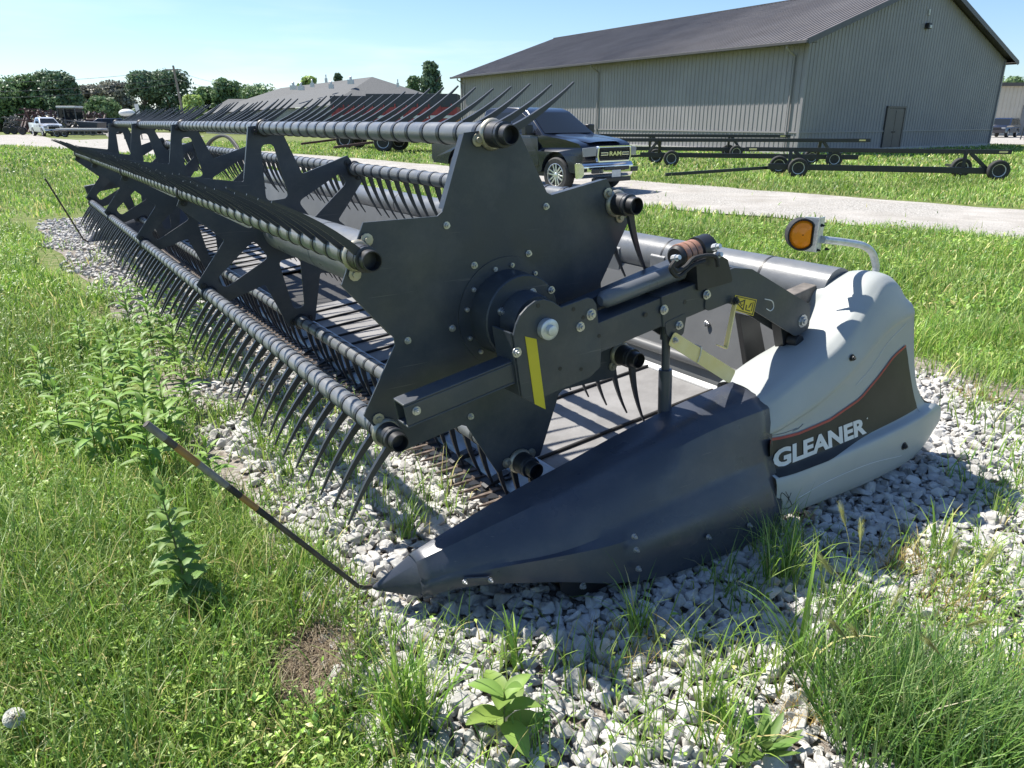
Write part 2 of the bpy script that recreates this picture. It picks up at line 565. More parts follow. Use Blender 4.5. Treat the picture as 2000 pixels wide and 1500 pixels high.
# ---- reel discs
for i, s in enumerate(DISCS):
    near = i == 0
    mb = MB()
    if near:
        mb.prism(star(9.3, 28.5, 0.447), s, s + 0.006, PL)
        # folded edges of the sheet, each arm
        for k, a in enumerate(ARMS):
            p, q = pol(0.452, a + 27.5), pol(0.632, a + 9.3)
            mb.prism([p, q, (q[0] * .997 + RC * .003, q[1] * .997 + ZC * .003), (p[0] * .997 + RC * .003, p[1] * .997 + ZC * .003)], s + 0.006, s + 0.035, PL)
    else:
        holes = []
        for k, a in enumerate(ARMS):
            holes.append(round_poly([pol(0.52, a - 4.2), pol(0.52, a + 4.2), pol(0.20, a + 21), pol(0.20, a - 21)], 0.034, 4))
        mb.prism(star(8.2, 29, 0.375), s, s + 0.007, PL, holes)
        for k, a in enumerate(ARMS):
            p, q = pol(0.38, a + 27.5), pol(0.632, a + 8.2)
            mb.prism([p, q, (q[0] * .997 + RC * .003, q[1] * .997 + ZC * .003), (p[0] * .997 + RC * .003, p[1] * .997 + ZC * .003)], s + 0.007, s + 0.03, PL)
    disc = mb.build('reel_disc', M['charcoal'], HEAD, False)
    if near:
        disc['label'] = 'solid sheet metal end disc of the reel'
    # flange bearings for the six bats
    for k, a in enumerate(ARMS):
        r, z = pol(RAD, a)
        b = MB()
        b.lathe(H3(r, s - 0.004, z), (0, -1, 0), [(0, 0.051), (0.004, 0.052), (0.012, 0.049), (0.016, 0.045)], 20)
        for da in (-1, 1):
            e = (pol(RAD - 0.012, a)[0] + 0.057 * math.cos(math.radians(a + 90 * da)), pol(RAD - 0.012, a)[1] + 0.057 * math.sin(math.radians(a + 90 * da)))
            b.lathe(H3(e[0], s - 0.003, e[1]), (0, -1, 0), [(0, 0.021), (0.005, 0.021), (0.006, 0.011), (0.015, 0.010)], 10)
        b.build('flange_bearing', M['zinc' if near else 'black'], disc, True)
        if near:
            e = MB()
            e.lathe(H3(r, s + 0.0, z), (0, -1, 0), [(0, 0.0425), (0.070, 0.0425), (0.073, 0.040), (0.074, 0.0325), (0.120, 0.0325), (0.122, 0.031), (0.122, 0.028), (0.03, 0.027)], 20)
            e.build('bat_end_sleeve', M['black'], disc, True)
    if near:
        for (u, v) in [(926, 518), (965, 525), (998, 517), (1032, 495), (1043, 533), (872, 440), (1066, 403), (923, 565), (910, 604), (883, 641), (796, 665), (916, 660), (937, 686), (919, 813)]:
            r, z = hs(u, v, s)
            bolt(disc, r, s, z, -1, 0.0085)
# ---- central reel tube
mb = MB()
mb.tube([H3(RC, DISCS[0] + .01, ZC), H3(RC, FAR, ZC)], 0.132, 36)
for s in np.arange(DISCS[0] + 0.6, FAR, 1.15):
    mb.tube([H3(RC, s, ZC), H3(RC, s + .012, ZC)], 0.134, 36)
mb.build('reel_tube', M['tube_grey'], HEAD)
# ---- bats: tube, collars, fingers
def finger_shape(mb, r, s, z, a0, a1, L=0.298):
    n = 7
    p = np.array([r + 0.030 * math.cos(math.radians(a0)), z + 0.030 * math.sin(math.radians(a0))])
    rows = []
    for i in range(n):
        t = i / (n - 1)
        a = math.radians(a0 + (a1 - a0) * t)
        d = np.array([math.cos(a), math.sin(a)])
        nrm = np.array([-d[1], d[0]])
        hw = 0.0108 * (1 - t) ** 1.05 + 0.0029
        ht = 0.0058 * (1 - t) + 0.0028
        rows.append([H3(p[0] + nrm[0] * hw, s - ht, p[1] + nrm[1] * hw), H3(p[0] + nrm[0] * hw, s + ht, p[1] + nrm[1] * hw),
                     H3(p[0] - nrm[0] * hw, s + ht, p[1] - nrm[1] * hw), H3(p[0] - nrm[0] * hw, s - ht, p[1] - nrm[1] * hw)])
        p = p + d * L / (n - 1)
    k = len(mb.v)
    vs = [q for row in rows for q in row]
    fs = []
    for i in range(n - 1):
        for j in range(4):
            j2 = (j + 1) % 4
            fs.append((i * 4 + j, i * 4 + j2, (i + 1) * 4 + j2, (i + 1) * 4 + j))
    fs.append((3, 2, 1, 0))
    fs.append(tuple((n - 1) * 4 + j for j in range(4)))
    mb.add(vs, fs)
    # collar round the bat with its snap screw
    mb.lathe(H3(r, s - 0.013, z), (0, 1, 0), [(0.002, 0.037), (0.003, 0.0408), (0.024, 0.0408), (0.025, 0.037)], 18)
rng = random.Random(4)
far_f = MB()
for k, a in enumerate(ARMS):
    r, z = pol(RAD, a)
    mb = MB()
    mb.tube([H3(r, DISCS[0] + .007, z), H3(r, FAR + .05, z)], 0.0375, 20)
    for d in DISCS[1:]:
        mb.lathe(H3(r, d - 0.05, z), (0, 1, 0), [(0, .037), (.002, .041), (.028, .041), (.03, .037)], 18)
    bat = mb.build('reel_bat', M['tube_grey'], HEAD)
    a0, a1 = FANG[k]
    n = 0
    for q, s in enumerate(np.arange(2.125, FAR - .03, 0.1275)):
        if min(abs(s - d) for d in DISCS[1:]) < 0.035:
            continue
        if abs(s - 2.215) < .03:
            continue
        j = rng.uniform(-2.2, 2.2)
        if n < 16:
            f = MB()
            finger_shape(f, r, s, z, a0 + j, a1 + j)
            f.build('reel_finger', M['finger'], bat, True, 0, 40)
        else:
            finger_shape(far_f, r, s, z, a0 + j, a1 + j)
        n += 1
tag(far_f.build('reel_finger', M['finger'], HEAD, True, 0, 40), kind='stuff')

# ---- hub drum and bearing between disc and arm
mb = MB()
mb.lathe(H3(RC, DISCS[0], ZC), (0, -1, 0), [(0, 0.20), (0.004, 0.20), (0.005, 0.155), (0.105, 0.152), (0.11, 0.148), (0.111, 0.10), (0.17, 0.095), (0.19, 0.09)], 40)
hub = mb.build('hub_drum', M['charcoal'], HEAD)
for u, v in [(1040, 570), (978, 608), (1001, 684), (1076, 566)]:
    r, z = hs(u, v, 2.09)
    bolt(hub, r, 2.0895, z, -1, 0.0095)

# ---- near reel arm: square tube, sleeve, elbow, bracket plate
SA = 1.95
def armbox(mb, pts, s0, s1):
    mb.prism(pts, s0, s1, PL)
mb = MB()
def bar(p, q, w, s0, s1, mb):
    p, q = np.array(p), np.array(q)
    d = (q - p) / np.linalg.norm(q - p)
    n = np.array([-d[1], d[0]]) * w / 2
    mb.prism([tuple(p + n), tuple(q + n), tuple(q - n), tuple(p - n)], s0, s1, PL)
# inner tube is an open box section: four walls
P0, P1 = np.array([0.905, 0.757]), np.array([2.02, 0.952])
dv = (P1 - P0) / np.linalg.norm(P1 - P0)
nv = np.array([-dv[1], dv[0]])
for off, w, s0, s1 in [(0.038, 0.008, SA, SA + .075), (-0.038, 0.008, SA, SA + .075), (0, 0.068, SA, SA + .006), (0, 0.068, SA + .069, SA + .075)]:
    bar(P0 + nv * off, P1 + nv * off, w, s0, s1, mb)
mb.build('arm_inner_tube', M['charcoal'], HEAD, False, 0.003)
mb = MB()
bar((1.60, 0.882), (2.03, 0.9573), 0.112, SA - .012, SA + .088, mb)
bar((1.96, 0.9455), (2.33, 1.0085), 0.122, SA - .018, SA + .094, mb)
mb.build('arm_sleeve', M['charcoal'], HEAD, False, 0.004)
mb = MB()
el = [(2.19, 1.052), (2.33, 1.075), (2.44, 1.058), (2.86, 0.855), (2.87, 0.745), (2.78, 0.725), (2.42, 0.915), (2.31, 0.935), (2.18, 0.915)]
mb.prism(round_poly(el, 0.03, 4), SA - .024, SA - .016, PL)
mb.prism(round_poly(el, 0.03, 4), SA + .09, SA + .098, PL)
mb.prism([(2.33, 1.075), (2.44, 1.058), (2.86, 0.855), (2.855, 0.845), (2.44, 1.046), (2.33, 1.063)], SA - .016, SA + .09, PL)
elbow = mb.build('arm_elbow', M['charcoal'], HEAD, False, 0.002)
for u, v in [(1297, 605), (1378, 575)]:
    r, z = hs(u, v, SA - .02)
    bolt(elbow, r, SA - .018 if u < 1350 else SA - .024, z, -1, 0.013)
bolt(elbow, 2.815, SA - .024, 0.79, -1, 0.02)
for u, v in [(1338, 590), (1262, 615)]:
    r, z = hs(u, v, SA - .02)
    mb = MB()
    mb.lathe(H3(r, SA - .0185, z), (0, -1, 0), [(0, .009), (.001, .009)], 12)
    mb.build('bolt_hole', M['black'], elbow)
# pivot bracket on the silver end panel
mb = MB()
mb.prism(round_poly([(2.72, 0.79), (2.87, 0.80), (2.92, 0.66), (2.78, 0.64)], 0.02, 3), SA + .02, SA + .07, PL)
mb.lathe(H3(2.80, SA - .035, 0.70), (0, 1, 0), [(0, .028), (.05, .03), (.051, .022), (.12, .022)], 16)
mb.build('pivot_bracket', M['black'], HEAD, True, 0.003)
# bracket plate
px = [(1003, 655), (1008, 634), (1016, 616), (1030, 600), (1046, 588), (1062, 584), (1080, 589), (1096, 600), (1148, 581), (1158, 584), (1165, 594), (1167, 614), (1171, 646), (1174, 690), (1173, 716), (1152, 737), (1092, 762), (1066, 774), (1060, 796), (1046, 790), (1020, 776)]
SP = SA - .022
bp = [hs(u, v, SP) for u, v in px]
mb = MB()
mb.prism(bp, SP, SP + .009, PL)
fl = [hs(u, v, SP) for u, v in [(1003, 655), (1012, 636), (1046, 790), (1020, 776)]]
mb.prism([hs(999, 652, SP), hs(1006, 652, SP), hs(1026, 780, SP), hs(1018, 776, SP)], SP + .009, SP + .12, PL)
plate = mb.build('arm_bracket_plate', M['charcoal'], HEAD, False, 0.002)
mb = MB()
mb.prism([hs(u, v, SP) for u, v in [(1025, 657), (1047, 662), (1065, 799), (1044, 789)]], SP - .0025, SP - .0002, PL)
mb.build('yellow_strip', M['yellow_tape'], plate, False)
mb = MB()
r, z = hs(1066, 641, SP)
mb.lathe(H3(r, SP - .001, z), (0, -1, 0), [(0, .036), (.022, .036), (.024, .033), (.0245, .018), (.04, .017), (.042, .012)], 28)
mb.build('hub_nut', M['galv'], plate, True)
for (u, v, q) in [(1154, 614, .014), (1133, 638, .012), (1009, 688, .012)]:
    r, z = hs(u, v, SP)
    bolt(plate, r, SP, z, -1, q)
for (u, v) in [(1120, 604), (1139, 620), (1088, 646), (1094, 720), (1135, 721), (1170, 656), (1051, 597)]:
    r, z = hs(u, v, SP)
    mb = MB()
    mb.lathe(H3(r, SP - .0004, z), (0, -1, 0), [(0, .0075), (.0008, .0075)], 12)
    mb.build('bolt_hole', M['black'], plate)
r, z = hs(813, 802, SA)
bolt(HEAD, r, SA, z, -1, .010)
# ---- fore-aft cylinder, hose guard and hydraulic motor on top of the arm
mb = MB()
c0, c1 = hs(1172, 588, 2.0), hs(1315, 533, 2.0)
mb.lathe(H3(c0[0], 2.0, c0[1]), (c1[0] - c0[0], 0, c1[1] - c0[1]), [(0, .018), (.02, .032), (.06, .034), (.36, .034), (.37, .037), (.40, .037), (.42, .02), (.52, .016)], 20)
mb.build('reel_cylinder', M['tube_grey'], HEAD)
mb = MB()
c0, c1 = hs(1100, 612, 2.08), hs(1330, 513, 2.08)
mb.beam(H3(c0[0], 2.08, c0[1]), H3(c1[0], 2.08, c1[1]), 0.055, 0.050)
mb.build('upper_guide_tube', M['charcoal'], HEAD, False, 0.004)
mb = MB()
m0, m1 = hs(1318, 503, SA + .03), hs(1392, 482, SA + .03)
ax = (m1[0] - m0[0], 0.02, m1[1] - m0[1])
mb.lathe(H3(m0[0], SA + .03, m0[1]), ax, [(0, .034), (.008, .043), (.07, .044), (.12, .044), (.121, .052), (.19, .052), (.2, .044)], 24)
motor = mb.build('hydraulic_motor', M['black'], HEAD)
for d in (0.02, 0.052, 0.084):
    mb = MB()
    mb.lathe(Vector(H3(m0[0], SA + .03, m0[1])) + Vector(ax).normalized() * d, ax, [(0, .0445), (.001, .0465), (.024, .0465), (.025, .0445)], 24)
    mb.build('copper_band', M['copper'], motor)
mb = MB()
mb.prism(round_poly([hs(u, v, SA) for u, v in [(1348, 508), (1392, 494), (1410, 505), (1420, 548), (1352, 566)]], .012, 3), SA - .03, SA + .075, PL)
mb.build('motor_block', M['black'], HEAD, False, 0.004)
for pts in ([(1312, 520), (1322, 530), (1340, 520), (1358, 503), (1395, 500), (1402, 520)], [(1318, 510), (1310, 525), (1325, 540), (1350, 520), (1376, 510)]):
    mb = MB()
    mb.tube([H3(*(lambda q: (q[0], SA - .055, q[1]))(p)) for p in spline([hs(u, v, SA - .055) for u, v in pts], 18)], 0.0085, 8)
    mb.build('hydraulic_hose', M['rubber'], HEAD)
for u, v in [(1397, 484), (1400, 500), (1318, 506)]:
    r, z = hs(u, v, SA - .04)
    mb = MB()
    mb.lathe(H3(r, SA - .03, z), (0, -1, .3), [(0, .013), (.02, .013), (.021, .009), (.035, .009)], 8)
    mb.build('hose_fitting', M['galv'], HEAD)
# ---- lift strut under the arm
mb = MB()
r, z = hs(1307, 640, SA)
mb.prism(round_poly([(r - .045, z + .03), (r + .07, z + .055), (r + .06, z - .03), (r + .01, z - .045), (r - .03, z - .02)], .015, 3), SA - .02, SA - .01, PL)
mb.prism(round_poly([(r - .045, z + .03), (r + .07, z + .055), (r + .06, z - .03), (r + .01, z - .045), (r - .03, z - .02)], .015, 3), SA + .05, SA + .06, PL)
mb.build('strut_clevis', M['charcoal'], HEAD, False, 0.002)
bolt(HEAD, r + .03, SA - .02, z + .01, -1, .012)
mb = MB()
b0 = (2.045, 0.50)
mb.lathe(H3(r + .005, SA + .02, z), (b0[0] - r, 0, b0[1] - z), [(-.02, .02), (0, .024), (.05, .024), (.051, .0165), (.175, .0165), (.176, .026), (.20, .027), (.42, .027)], 18)
mb.build('lift_cylinder', M['charcoal_body'], HEAD)
mb = MB()
y0, y1 = hs(1318, 664, SA - .03), hs(1432, 736, SA - .03)
d = np.array([y1[0] - y0[0], y1[1] - y0[1]])
L = np.linalg.norm(d)
d /= L
n = np.array([-d[1], d[0]])
def stn(a, b):
    return tuple(np.array(y0) + d * a + n * b)
mb.prism(round_poly([stn(-.02, -.029), stn(-.02, .027), stn(L, .028), stn(L, -.032)], .014, 4), SA - .03, SA - .026, PL)
mb.prism([stn(.02, .020), stn(.02, .024), stn(L, .026), stn(L, .021)], SA - .026, SA + .02, PL)
strap = mb.build('safety_prop', M['zinc_paint'], HEAD, False, 0.0015)
bolt(strap, *(lambda q: (q[0], SA - .03, q[1]))(stn(0, 0)), -1, .009)
mb = MB()
q = stn(.16, 0)
mb.tube([H3(q[0] - .004, SA - .034, q[1] - .03), H3(q[0] + .006, SA - .036, q[1]), H3(q[0] + .012, SA - .033, q[1] + .03), H3(q[0] + .012, SA - .0, q[1] + .032)], .0025, 6)
mb.build('wire_clip', M['bolt'], strap)
# L-shaped zinc handle and warning label
mb = MB()
l0, l1, l2 = hs(1436, 588, SA - .04), hs(1417, 680, SA - .04), hs(1402, 674, SA - .04)
mb.beam(H3(l0[0], SA - .04, l0[1]), H3(l1[0], SA - .04, l1[1]), .02, .006, (1, 0, 0))
mb.beam(H3(l1[0], SA - .04, l1[1]), H3(l2[0], SA - .04, l2[1]), .02, .005)
mb.build('latch_handle', M['zinc_paint'], HEAD, False, 0.001)
bolt(HEAD, l0[0], SA - .04, l0[1], -1, .012, 'latch_bolt', 'black')
SD = SA - .0255
wp = [(1436, 576), (1478, 585), (1471, 617), (1431, 605)]
mb = MB()
mb.prism([hs(u, v, SD) for u, v in wp], SD - .0008, SD + .001, PL)
wl_ = mb.build('warning_label', M['warn_yellow'], elbow, False)
def wmap(a, b):
    p = [np.array(hs(u, v, SD)) for u, v in wp]
    return tuple((p[3] * (1 - a) + p[2] * a) * (1 - b) + (p[0] * (1 - a) + p[1] * a) * b)
mb = MB()
S2 = SD - .0018
for poly, holes in [([(.04, .05), (.96, .05), (.96, .95), (.04, .95)], [[(.07, .10), (.93, .10), (.93, .90), (.07, .90)]]), ([(.10, .5), (.48, .86), (.48, .14)], [[(.17, .5), (.44, .74), (.44, .26)]])]:
    mb.prism([wmap(*p) for p in poly], S2, S2 + .0006, PL, [[wmap(*p) for p in h] for h in holes])
for poly in ([(.25, .47), (.30, .62), (.35, .44), (.42, .56), (.41, .5), (.34, .36), (.29, .52)], [(.56, .2), (.60, .2), (.60, .55), (.56, .55)], [(.60, .2), (.80, .2), (.80, .26), (.60, .26)], [(.68, .40), (.72, .40), (.80, .72), (.76, .74)], [(.84, .25), (.87, .25), (.87, .8), (.84, .8)]):
    mb.prism([wmap(*p) for p in poly], S2, S2 + .0006, PL)
mb.build('warning_symbols', M['black'], elbow, False)
mb = MB()
mb.tube([H3(*(lambda q: (q[0], SA - .05, q[1]))(p)) for p in spline([hs(u, v, SA - .05) for u, v in [(1494, 584), (1508, 588), (1511, 600), (1505, 607), (1497, 603)]], 14)], .0022, 6)
mb.build('cable_tie', M['lip'], HEAD)

# ---- crop divider at the near end
ST = [  # r, then (s, z): bottom, low crease, crease, shoulder, ridge, inner, inner bottom
    (0.93, (1.950, .095), (1.945, .120), (1.953, .150), (1.970, .187), (2.030, .215), (2.075, .17), (2.09, .09)),
    (1.10, (1.848, .135), (1.842, .165), (1.858, .205), (1.895, .258), (2.000, .288), (2.080, .22), (2.10, .09)),
    (1.33, (1.722, .132), (1.728, .180), (1.762, .240), (1.835, .325), (1.990, .357), (2.080, .27), (2.10, .09)),
    (1.56, (1.662, .075), (1.675, .150), (1.726, .262), (1.805, .378), (1.985, .407), (2.080, .31), (2.10, .09)),
    (1.80, (1.645, .030), (1.650, .140), (1.712, .288), (1.785, .432), (1.970, .472), (2.075, .36), (2.10, .09)),
    (2.12, (1.634, .018), (1.636, .140), (1.708, .312), (1.770, .492), (1.950, .542), (2.065, .42), (2.10, .10)),
    (2.415, (1.632, .035), (1.634, .150), (1.706, .330), (1.752, .522), (1.945, .577), (2.050, .46), (2.10, .10)),
]
def section(row):
    r = row[0]
    p = [np.array(q) for q in row[1:]]
    out = []
    out.append(p[0] + np.array([.02, .0]))
    out.append(p[0])
    out.append(p[1])
    m = (p[1] + p[2]) / 2
    kf = 0.0 if r > 2.4 else 1.7 if r > 1.2 else 0.5
    out += [m + kf * np.array([-.005, .004]), p[2] + kf * np.array([-.002, -.014]) - (1 - kf > .9) * np.array([0, .012]), p[2] + kf * np.array([.006, .003])]
    out += [p[2] * .5 + p[3] * .5 + np.array([-.002, .002]), p[3]]
    d = p[4] - p[3]
    out += [p[3] + d * .25 + np.array([-.004, .018]), p[3] + d * .6 + np.array([0, .012]), p[4], p[5], p[6]]
    return [(q[0], q[1], r) for q in out]
secs = [section(r) for r in ST]
N = 30
cols = [spline([s[k] for s in secs], N) for k in range(len(secs[0]))]
mb = MB()
mb.grid([[H3(cols[k][i][2], cols[k][i][0], cols[k][i][1]) for i in range(N)] for k in range(len(cols))])
div = mb.build('crop_divider', M['charcoal_body'], HEAD, True, 0, 30, recalc=True)
so = div.modifiers.new('solid', 'SOLIDIFY')
so.thickness = 0.006
so.offset = 0
# pointed cap
mb = MB()
tip = (0.818, 2.105, .082)
base = [(1.950 - .004, .087), (1.945 - .004, .150), (1.985, .205), (2.030, .222), (2.085, .17), (2.098, .085)]
b1 = [(H3(.943, s, z)) for s, z in base]
t1 = [H3(tip[0] + .012, tip[1] + (s - 2.03) * .18, tip[2] + (z - .14) * .16) for s, z in base]
t0 = [H3(tip[0], tip[1] + (s - 2.03) * .06, tip[2] + (z - .14) * .06) for s, z in base]
mb.grid([t0 + [t0[0]], t1 + [t1[0]], b1 + [b1[0]]])
cap = mb.build('divider_point', M['charcoal_body'], HEAD, True, 0.003, 40)
# whip rod with faded tape bands
wb, wt = np.array([.815, 2.11, .085]), np.array([.20, 2.045, .865])
wc = np.array([.765, 2.10, .110])
path = [wb, (wb + wc) / 2 + np.array([-.003, 0, -.003]), wc] + [wc + (wt - wc) * t for t in np.linspace(.06, 1, 16)]
mb = MB()
mb.tube([H3(*p) for p in path], [.0075] * 3 + [0.0080 + .0022 * t for t in np.linspace(0, 1, 16)], 12)
rod = mb.build('divider_rod', M['rod'], HEAD)
for a, b, m in [(.545, .62, 'orange_tape'), (.80, .89, 'orange_tape'), (.62, .67, 'rubber'), (.47, .545, 'rubber'), (.68, .80, 'rod_grey'), (.93, .997, 'rod_grey')]:
    mb = MB()
    mb.tube([H3(*(wc + (wt - wc) * t)) for t in np.linspace(a, b, 4)], .0080 + .0022 * (a + b) / 2 + .0005, 12, cap=True)
    mb.build('tape_band', M[m], rod)
# bolts and the small catch on the divider
for (u, v, S) in [(1239, 1048, 1.652), (1243, 1074, 1.640), (1247, 1111, 1.630), (1384, 1049, 1.624), (1464, 1026, 1.622)]:
    r, z = hs(u, v, S)
    bolt(div, r, S + .004, z, -1, .0075)
mb = MB()
a, b = hs(905, 1136, 1.855), hs(955, 1133, 1.815)
mb.beam(H3(a[0], 1.855, a[1] + .005), H3(b[0], 1.812, b[1] + .005), .006, .022)
catch = mb.build('divider_catch', M['charcoal_body'], div, False, .002)
for (p, S) in ((a, 1.852), (b, 1.812)):
    bolt(catch, p[0], S - .004, p[1] + .005, -1, .006)
# skid shoe under the divider
mb = MB()
sk = [(1.36, .145), (1.37, .06), (1.43, .012), (1.52, .004), (1.95, .014), (2.02, .05), (2.02, .10), (1.36, .165)]
mb.prism(sk, 1.74, 1.752, PL)
mb.prism([(1.37, .06), (1.43, .012), (1.52, .004), (1.95, .014), (1.95, .022), (1.52, .012), (1.435, .02), (1.378, .064)], 1.752, 2.0, PL)
mb.lathe(H3(1.44, 1.76, .10), (0, 1, 0), [(0, .035), (.2, .035)], 16)
mb.lathe(H3(1.58, 1.70, .10), (0, 1, 0), [(0, .05), (.2, .05)], 20)
skid = mb.build('skid_shoe', M['black'], HEAD, False, .003)
for k in range(4):
    bolt(skid, 1.46 + .11 * k, 1.739, .055, -1, .009, 'skid_bolt', 'galv')

# ---- silver end panel
NC = 22
rows = [
    [(2.385, 1.70, .045), (2.80, 1.70, .03), (3.15, 1.70, .03), (3.45, 1.71, .045), (3.63, 1.76, .12)],
    [(2.385, 1.632, .060), (2.80, 1.630, .045), (3.15, 1.634, .038), (3.47, 1.652, .055), (3.69, 1.70, .135)],
    [(2.385, 1.624, .150), (2.80, 1.620, .150), (3.15, 1.622, .150), (3.50, 1.640, .160), (3.73, 1.690, .185)],
    [(2.385, 1.632, .228), (2.80, 1.626, .236), (3.15, 1.628, .246), (3.48, 1.644, .262), (3.71, 1.692, .268)],
    [(2.385, 1.642, .254), (2.80, 1.636, .263), (3.15, 1.638, .274), (3.47, 1.650, .290), (3.66, 1.696, .295)],
    [(2.385, 1.684, .266), (2.80, 1.680, .276), (3.15, 1.682, .288), (3.42, 1.686, .306), (3.56, 1.704, .318)],
    [(2.385, 1.698, .320), (2.80, 1.696, .350), (3.10, 1.698, .380), (3.32, 1.702, .410), (3.45, 1.715, .42)],
    [(2.385, 1.722, .405), (2.70, 1.722, .482), (2.95, 1.724, .600), (3.16, 1.728, .735), (3.385, 1.742, .77)],
    [(2.385, 1.713, .418), (2.70, 1.713, .495), (2.95, 1.715, .612), (3.16, 1.719, .748), (3.383, 1.738, .785)],
    [(2.385, 1.734, .480), (2.70, 1.734, .580), (2.92, 1.736, .690), (3.13, 1.742, .860), (3.375, 1.752, .83)],
    [(2.385, 1.752, .522), (2.64, 1.756, .618), (2.86, 1.760, .705), (3.06, 1.766, .860), (3.16, 1.775, .935), (3.28, 1.785, .925), (3.37, 1.79, .85)],
    [(2.385, 1.785, .552), (2.63, 1.792, .638), (2.85, 1.798, .718), (3.03, 1.802, .860), (3.14, 1.812, .962), (3.27, 1.82, .957), (3.37, 1.83, .865)],
    [(2.43, 1.850, .565), (2.62, 1.860, .645), (2.84, 1.868, .716), (3.01, 1.876, .850), (3.12, 1.886, .968), (3.27, 1.90, .970), (3.38, 1.90, .875)],
    [(2.44, 1.940, .570), (2.64, 1.950, .645), (2.85, 1.960, .708), (3.00, 1.966, .830), (3.08, 1.975, .922), (3.26, 1.99, .962), (3.38, 1.99, .885)],
    [(2.45, 2.020, .555), (2.66, 2.036, .625), (2.88, 2.050, .680), (3.00, 2.056, .790), (3.05, 2.060, .880), (3.25, 2.07, .930), (3.38, 2.07, .880)],
    [(2.47, 2.070, .525), (2.70, 2.085, .590), (2.92, 2.100, .630), (3.03, 2.105, .720), (3.06, 2.108, .840), (3.25, 2.11, .900), (3.37, 2.11, .860)],
    [(2.47, 2.085, .30), (2.70, 2.100, .35), (2.92, 2.110, .40), (3.04, 2.112, .45), (3.08, 2.114, .50), (3.25, 2.116, .50), (3.37, 2.116, .50)],
]
mb = MB()
mb.grid([[H3(*p) for p in spline(r, NC)] for r in rows])
# closing rear wall
last = [spline(r, NC)[-1] for r in rows]
mb.grid([[H3(*p) for p in last], [H3(p[0] - .05, 1.95, max(.08, p[2] - .02)) for p in last]])
silver = mb.build('end_panel', M['silver'], HEAD, True, 0, 70)
for v_ in silver.data.vertices:           # the front edge tucks in under the divider
    if v_.co.x < 2.40 - HB.x and v_.co.y < 1.80 - HB.y:
        v_.co.y += .014
silver['label'] = 'silver grey plastic end panel with black and red decal'
cr_ = silver.data.attributes.new('crease_edge', 'FLOAT', 'EDGE')
for e_ in silver.data.edges:
    i_, j_ = sorted(e_.vertices)
    if j_ - i_ == 1 and j_ < len(rows) * NC:
        cr_.data[e_.index].value = {3: .3, 4: .75, 5: .75, 7: .8, 8: .8, 10: .62, 11: .35, 15: .6}.get(i_ // NC, 0)
s2 = silver.modifiers.new('subsurf', 'SUBSURF')
s2.levels = s2.render_levels = 2
_dg = bpy.context.evaluated_depsgraph_get()
_dg.update()
bvh = BVHTree.FromObject(silver, _dg)
def on_panel(r, z, lift):
    o = Vector(H3(r, 1.0, z))
    h = bvh.ray_cast(o, Vector((0, 1, 0)))
    y = h[0].y if h[0] is not None else 1.70 - HB.y
    return (r - HB.x, y - lift, z)
def panel_rz(u, v):
    S = 1.69
    for _ in range(4):
        r, z = hs(u, v, S)
        S = on_panel(r, z, 0)[1] + HB.y
    return hs(u, v, S)
lowl = lerpline([panel_rz(u, v) for u, v in [(1502, 932), (1600, 897), (1700, 850), (1792, 803)]], 26)
topl = lerpline([panel_rz(u, v) for u, v in [(1502, 868), (1560, 848), (1620, 822), (1680, 780), (1715, 738), (1745, 697), (1770, 674), (1776, 676)]], 26)
# the decal is a strip between two lines, its end following the rear edge
def strip(lo, hi, lift, nm, m, k=6):
    mb = MB()
    mb.grid([[on_panel(*(np.array(lo[i]) * (1 - t) + np.array(hi[i]) * t), lift) for i in range(len(lo))] for t in np.linspace(0, 1, k)])
    return mb.build(nm, M[m], silver, True, 0, 60)
lo2 = [np.array(p) + np.array([0, .017]) for p in lerpline([panel_rz(u, v) for u, v in [(1502, 932), (1600, 897), (1680, 858), (1740, 829), (1790, 803)]], 26)]
hi2 = [np.array(p) for p in lerpline([panel_rz(u, v) for u, v in [(1502, 868), (1560, 848), (1620, 822), (1680, 780), (1715, 738), (1745, 697), (1768, 677)]], 26)]
re2 = lerpline([panel_rz(u, v) for u, v in [(1768, 677), (1772, 700), (1774, 730), (1780, 760), (1788, 788), (1790, 803)]], 26)
strip(lo2, hi2, .0045, 'black_decal', 'decal_black', 14)
strip([hi2[-1]] * 26, re2, .0045, 'black_decal', 'decal_black', 4) if False else None
mb = MB()
ctr = np.array(lo2[-1])
poly = [tuple(p) for p in lo2] + [tuple(p) for p in reversed(re2[:-1])] + [tuple(p) for p in reversed(hi2[:-1])]
nrm = []
for i in range(len(hi2)):
    d = np.array(hi2[min(i + 1, 25)]) - np.array(hi2[max(i - 1, 0)])
    d /= np.linalg.norm(d)
    nrm.append(np.array([-d[1], d[0]]))
strip(hi2, [np.array(h) + n_ * .011 for h, n_ in zip(hi2, nrm)], .0048, 'red_stripe', 'decal_red', 3)
# fill between the end of the strip and the rear edge
mb = MB()
edge0 = [np.array(lo2[-1]) * (1 - t) + np.array(hi2[-1]) * t for t in np.linspace(1, 0, 26)]
mb.grid([[on_panel(*(np.array(a) * (1 - t) + np.array(b) * t), .0045) for a, b in zip(edge0, re2)] for t in np.linspace(0, 1, 4)])
mb.build('black_decal', M['decal_black'], silver, True, 0, 60)
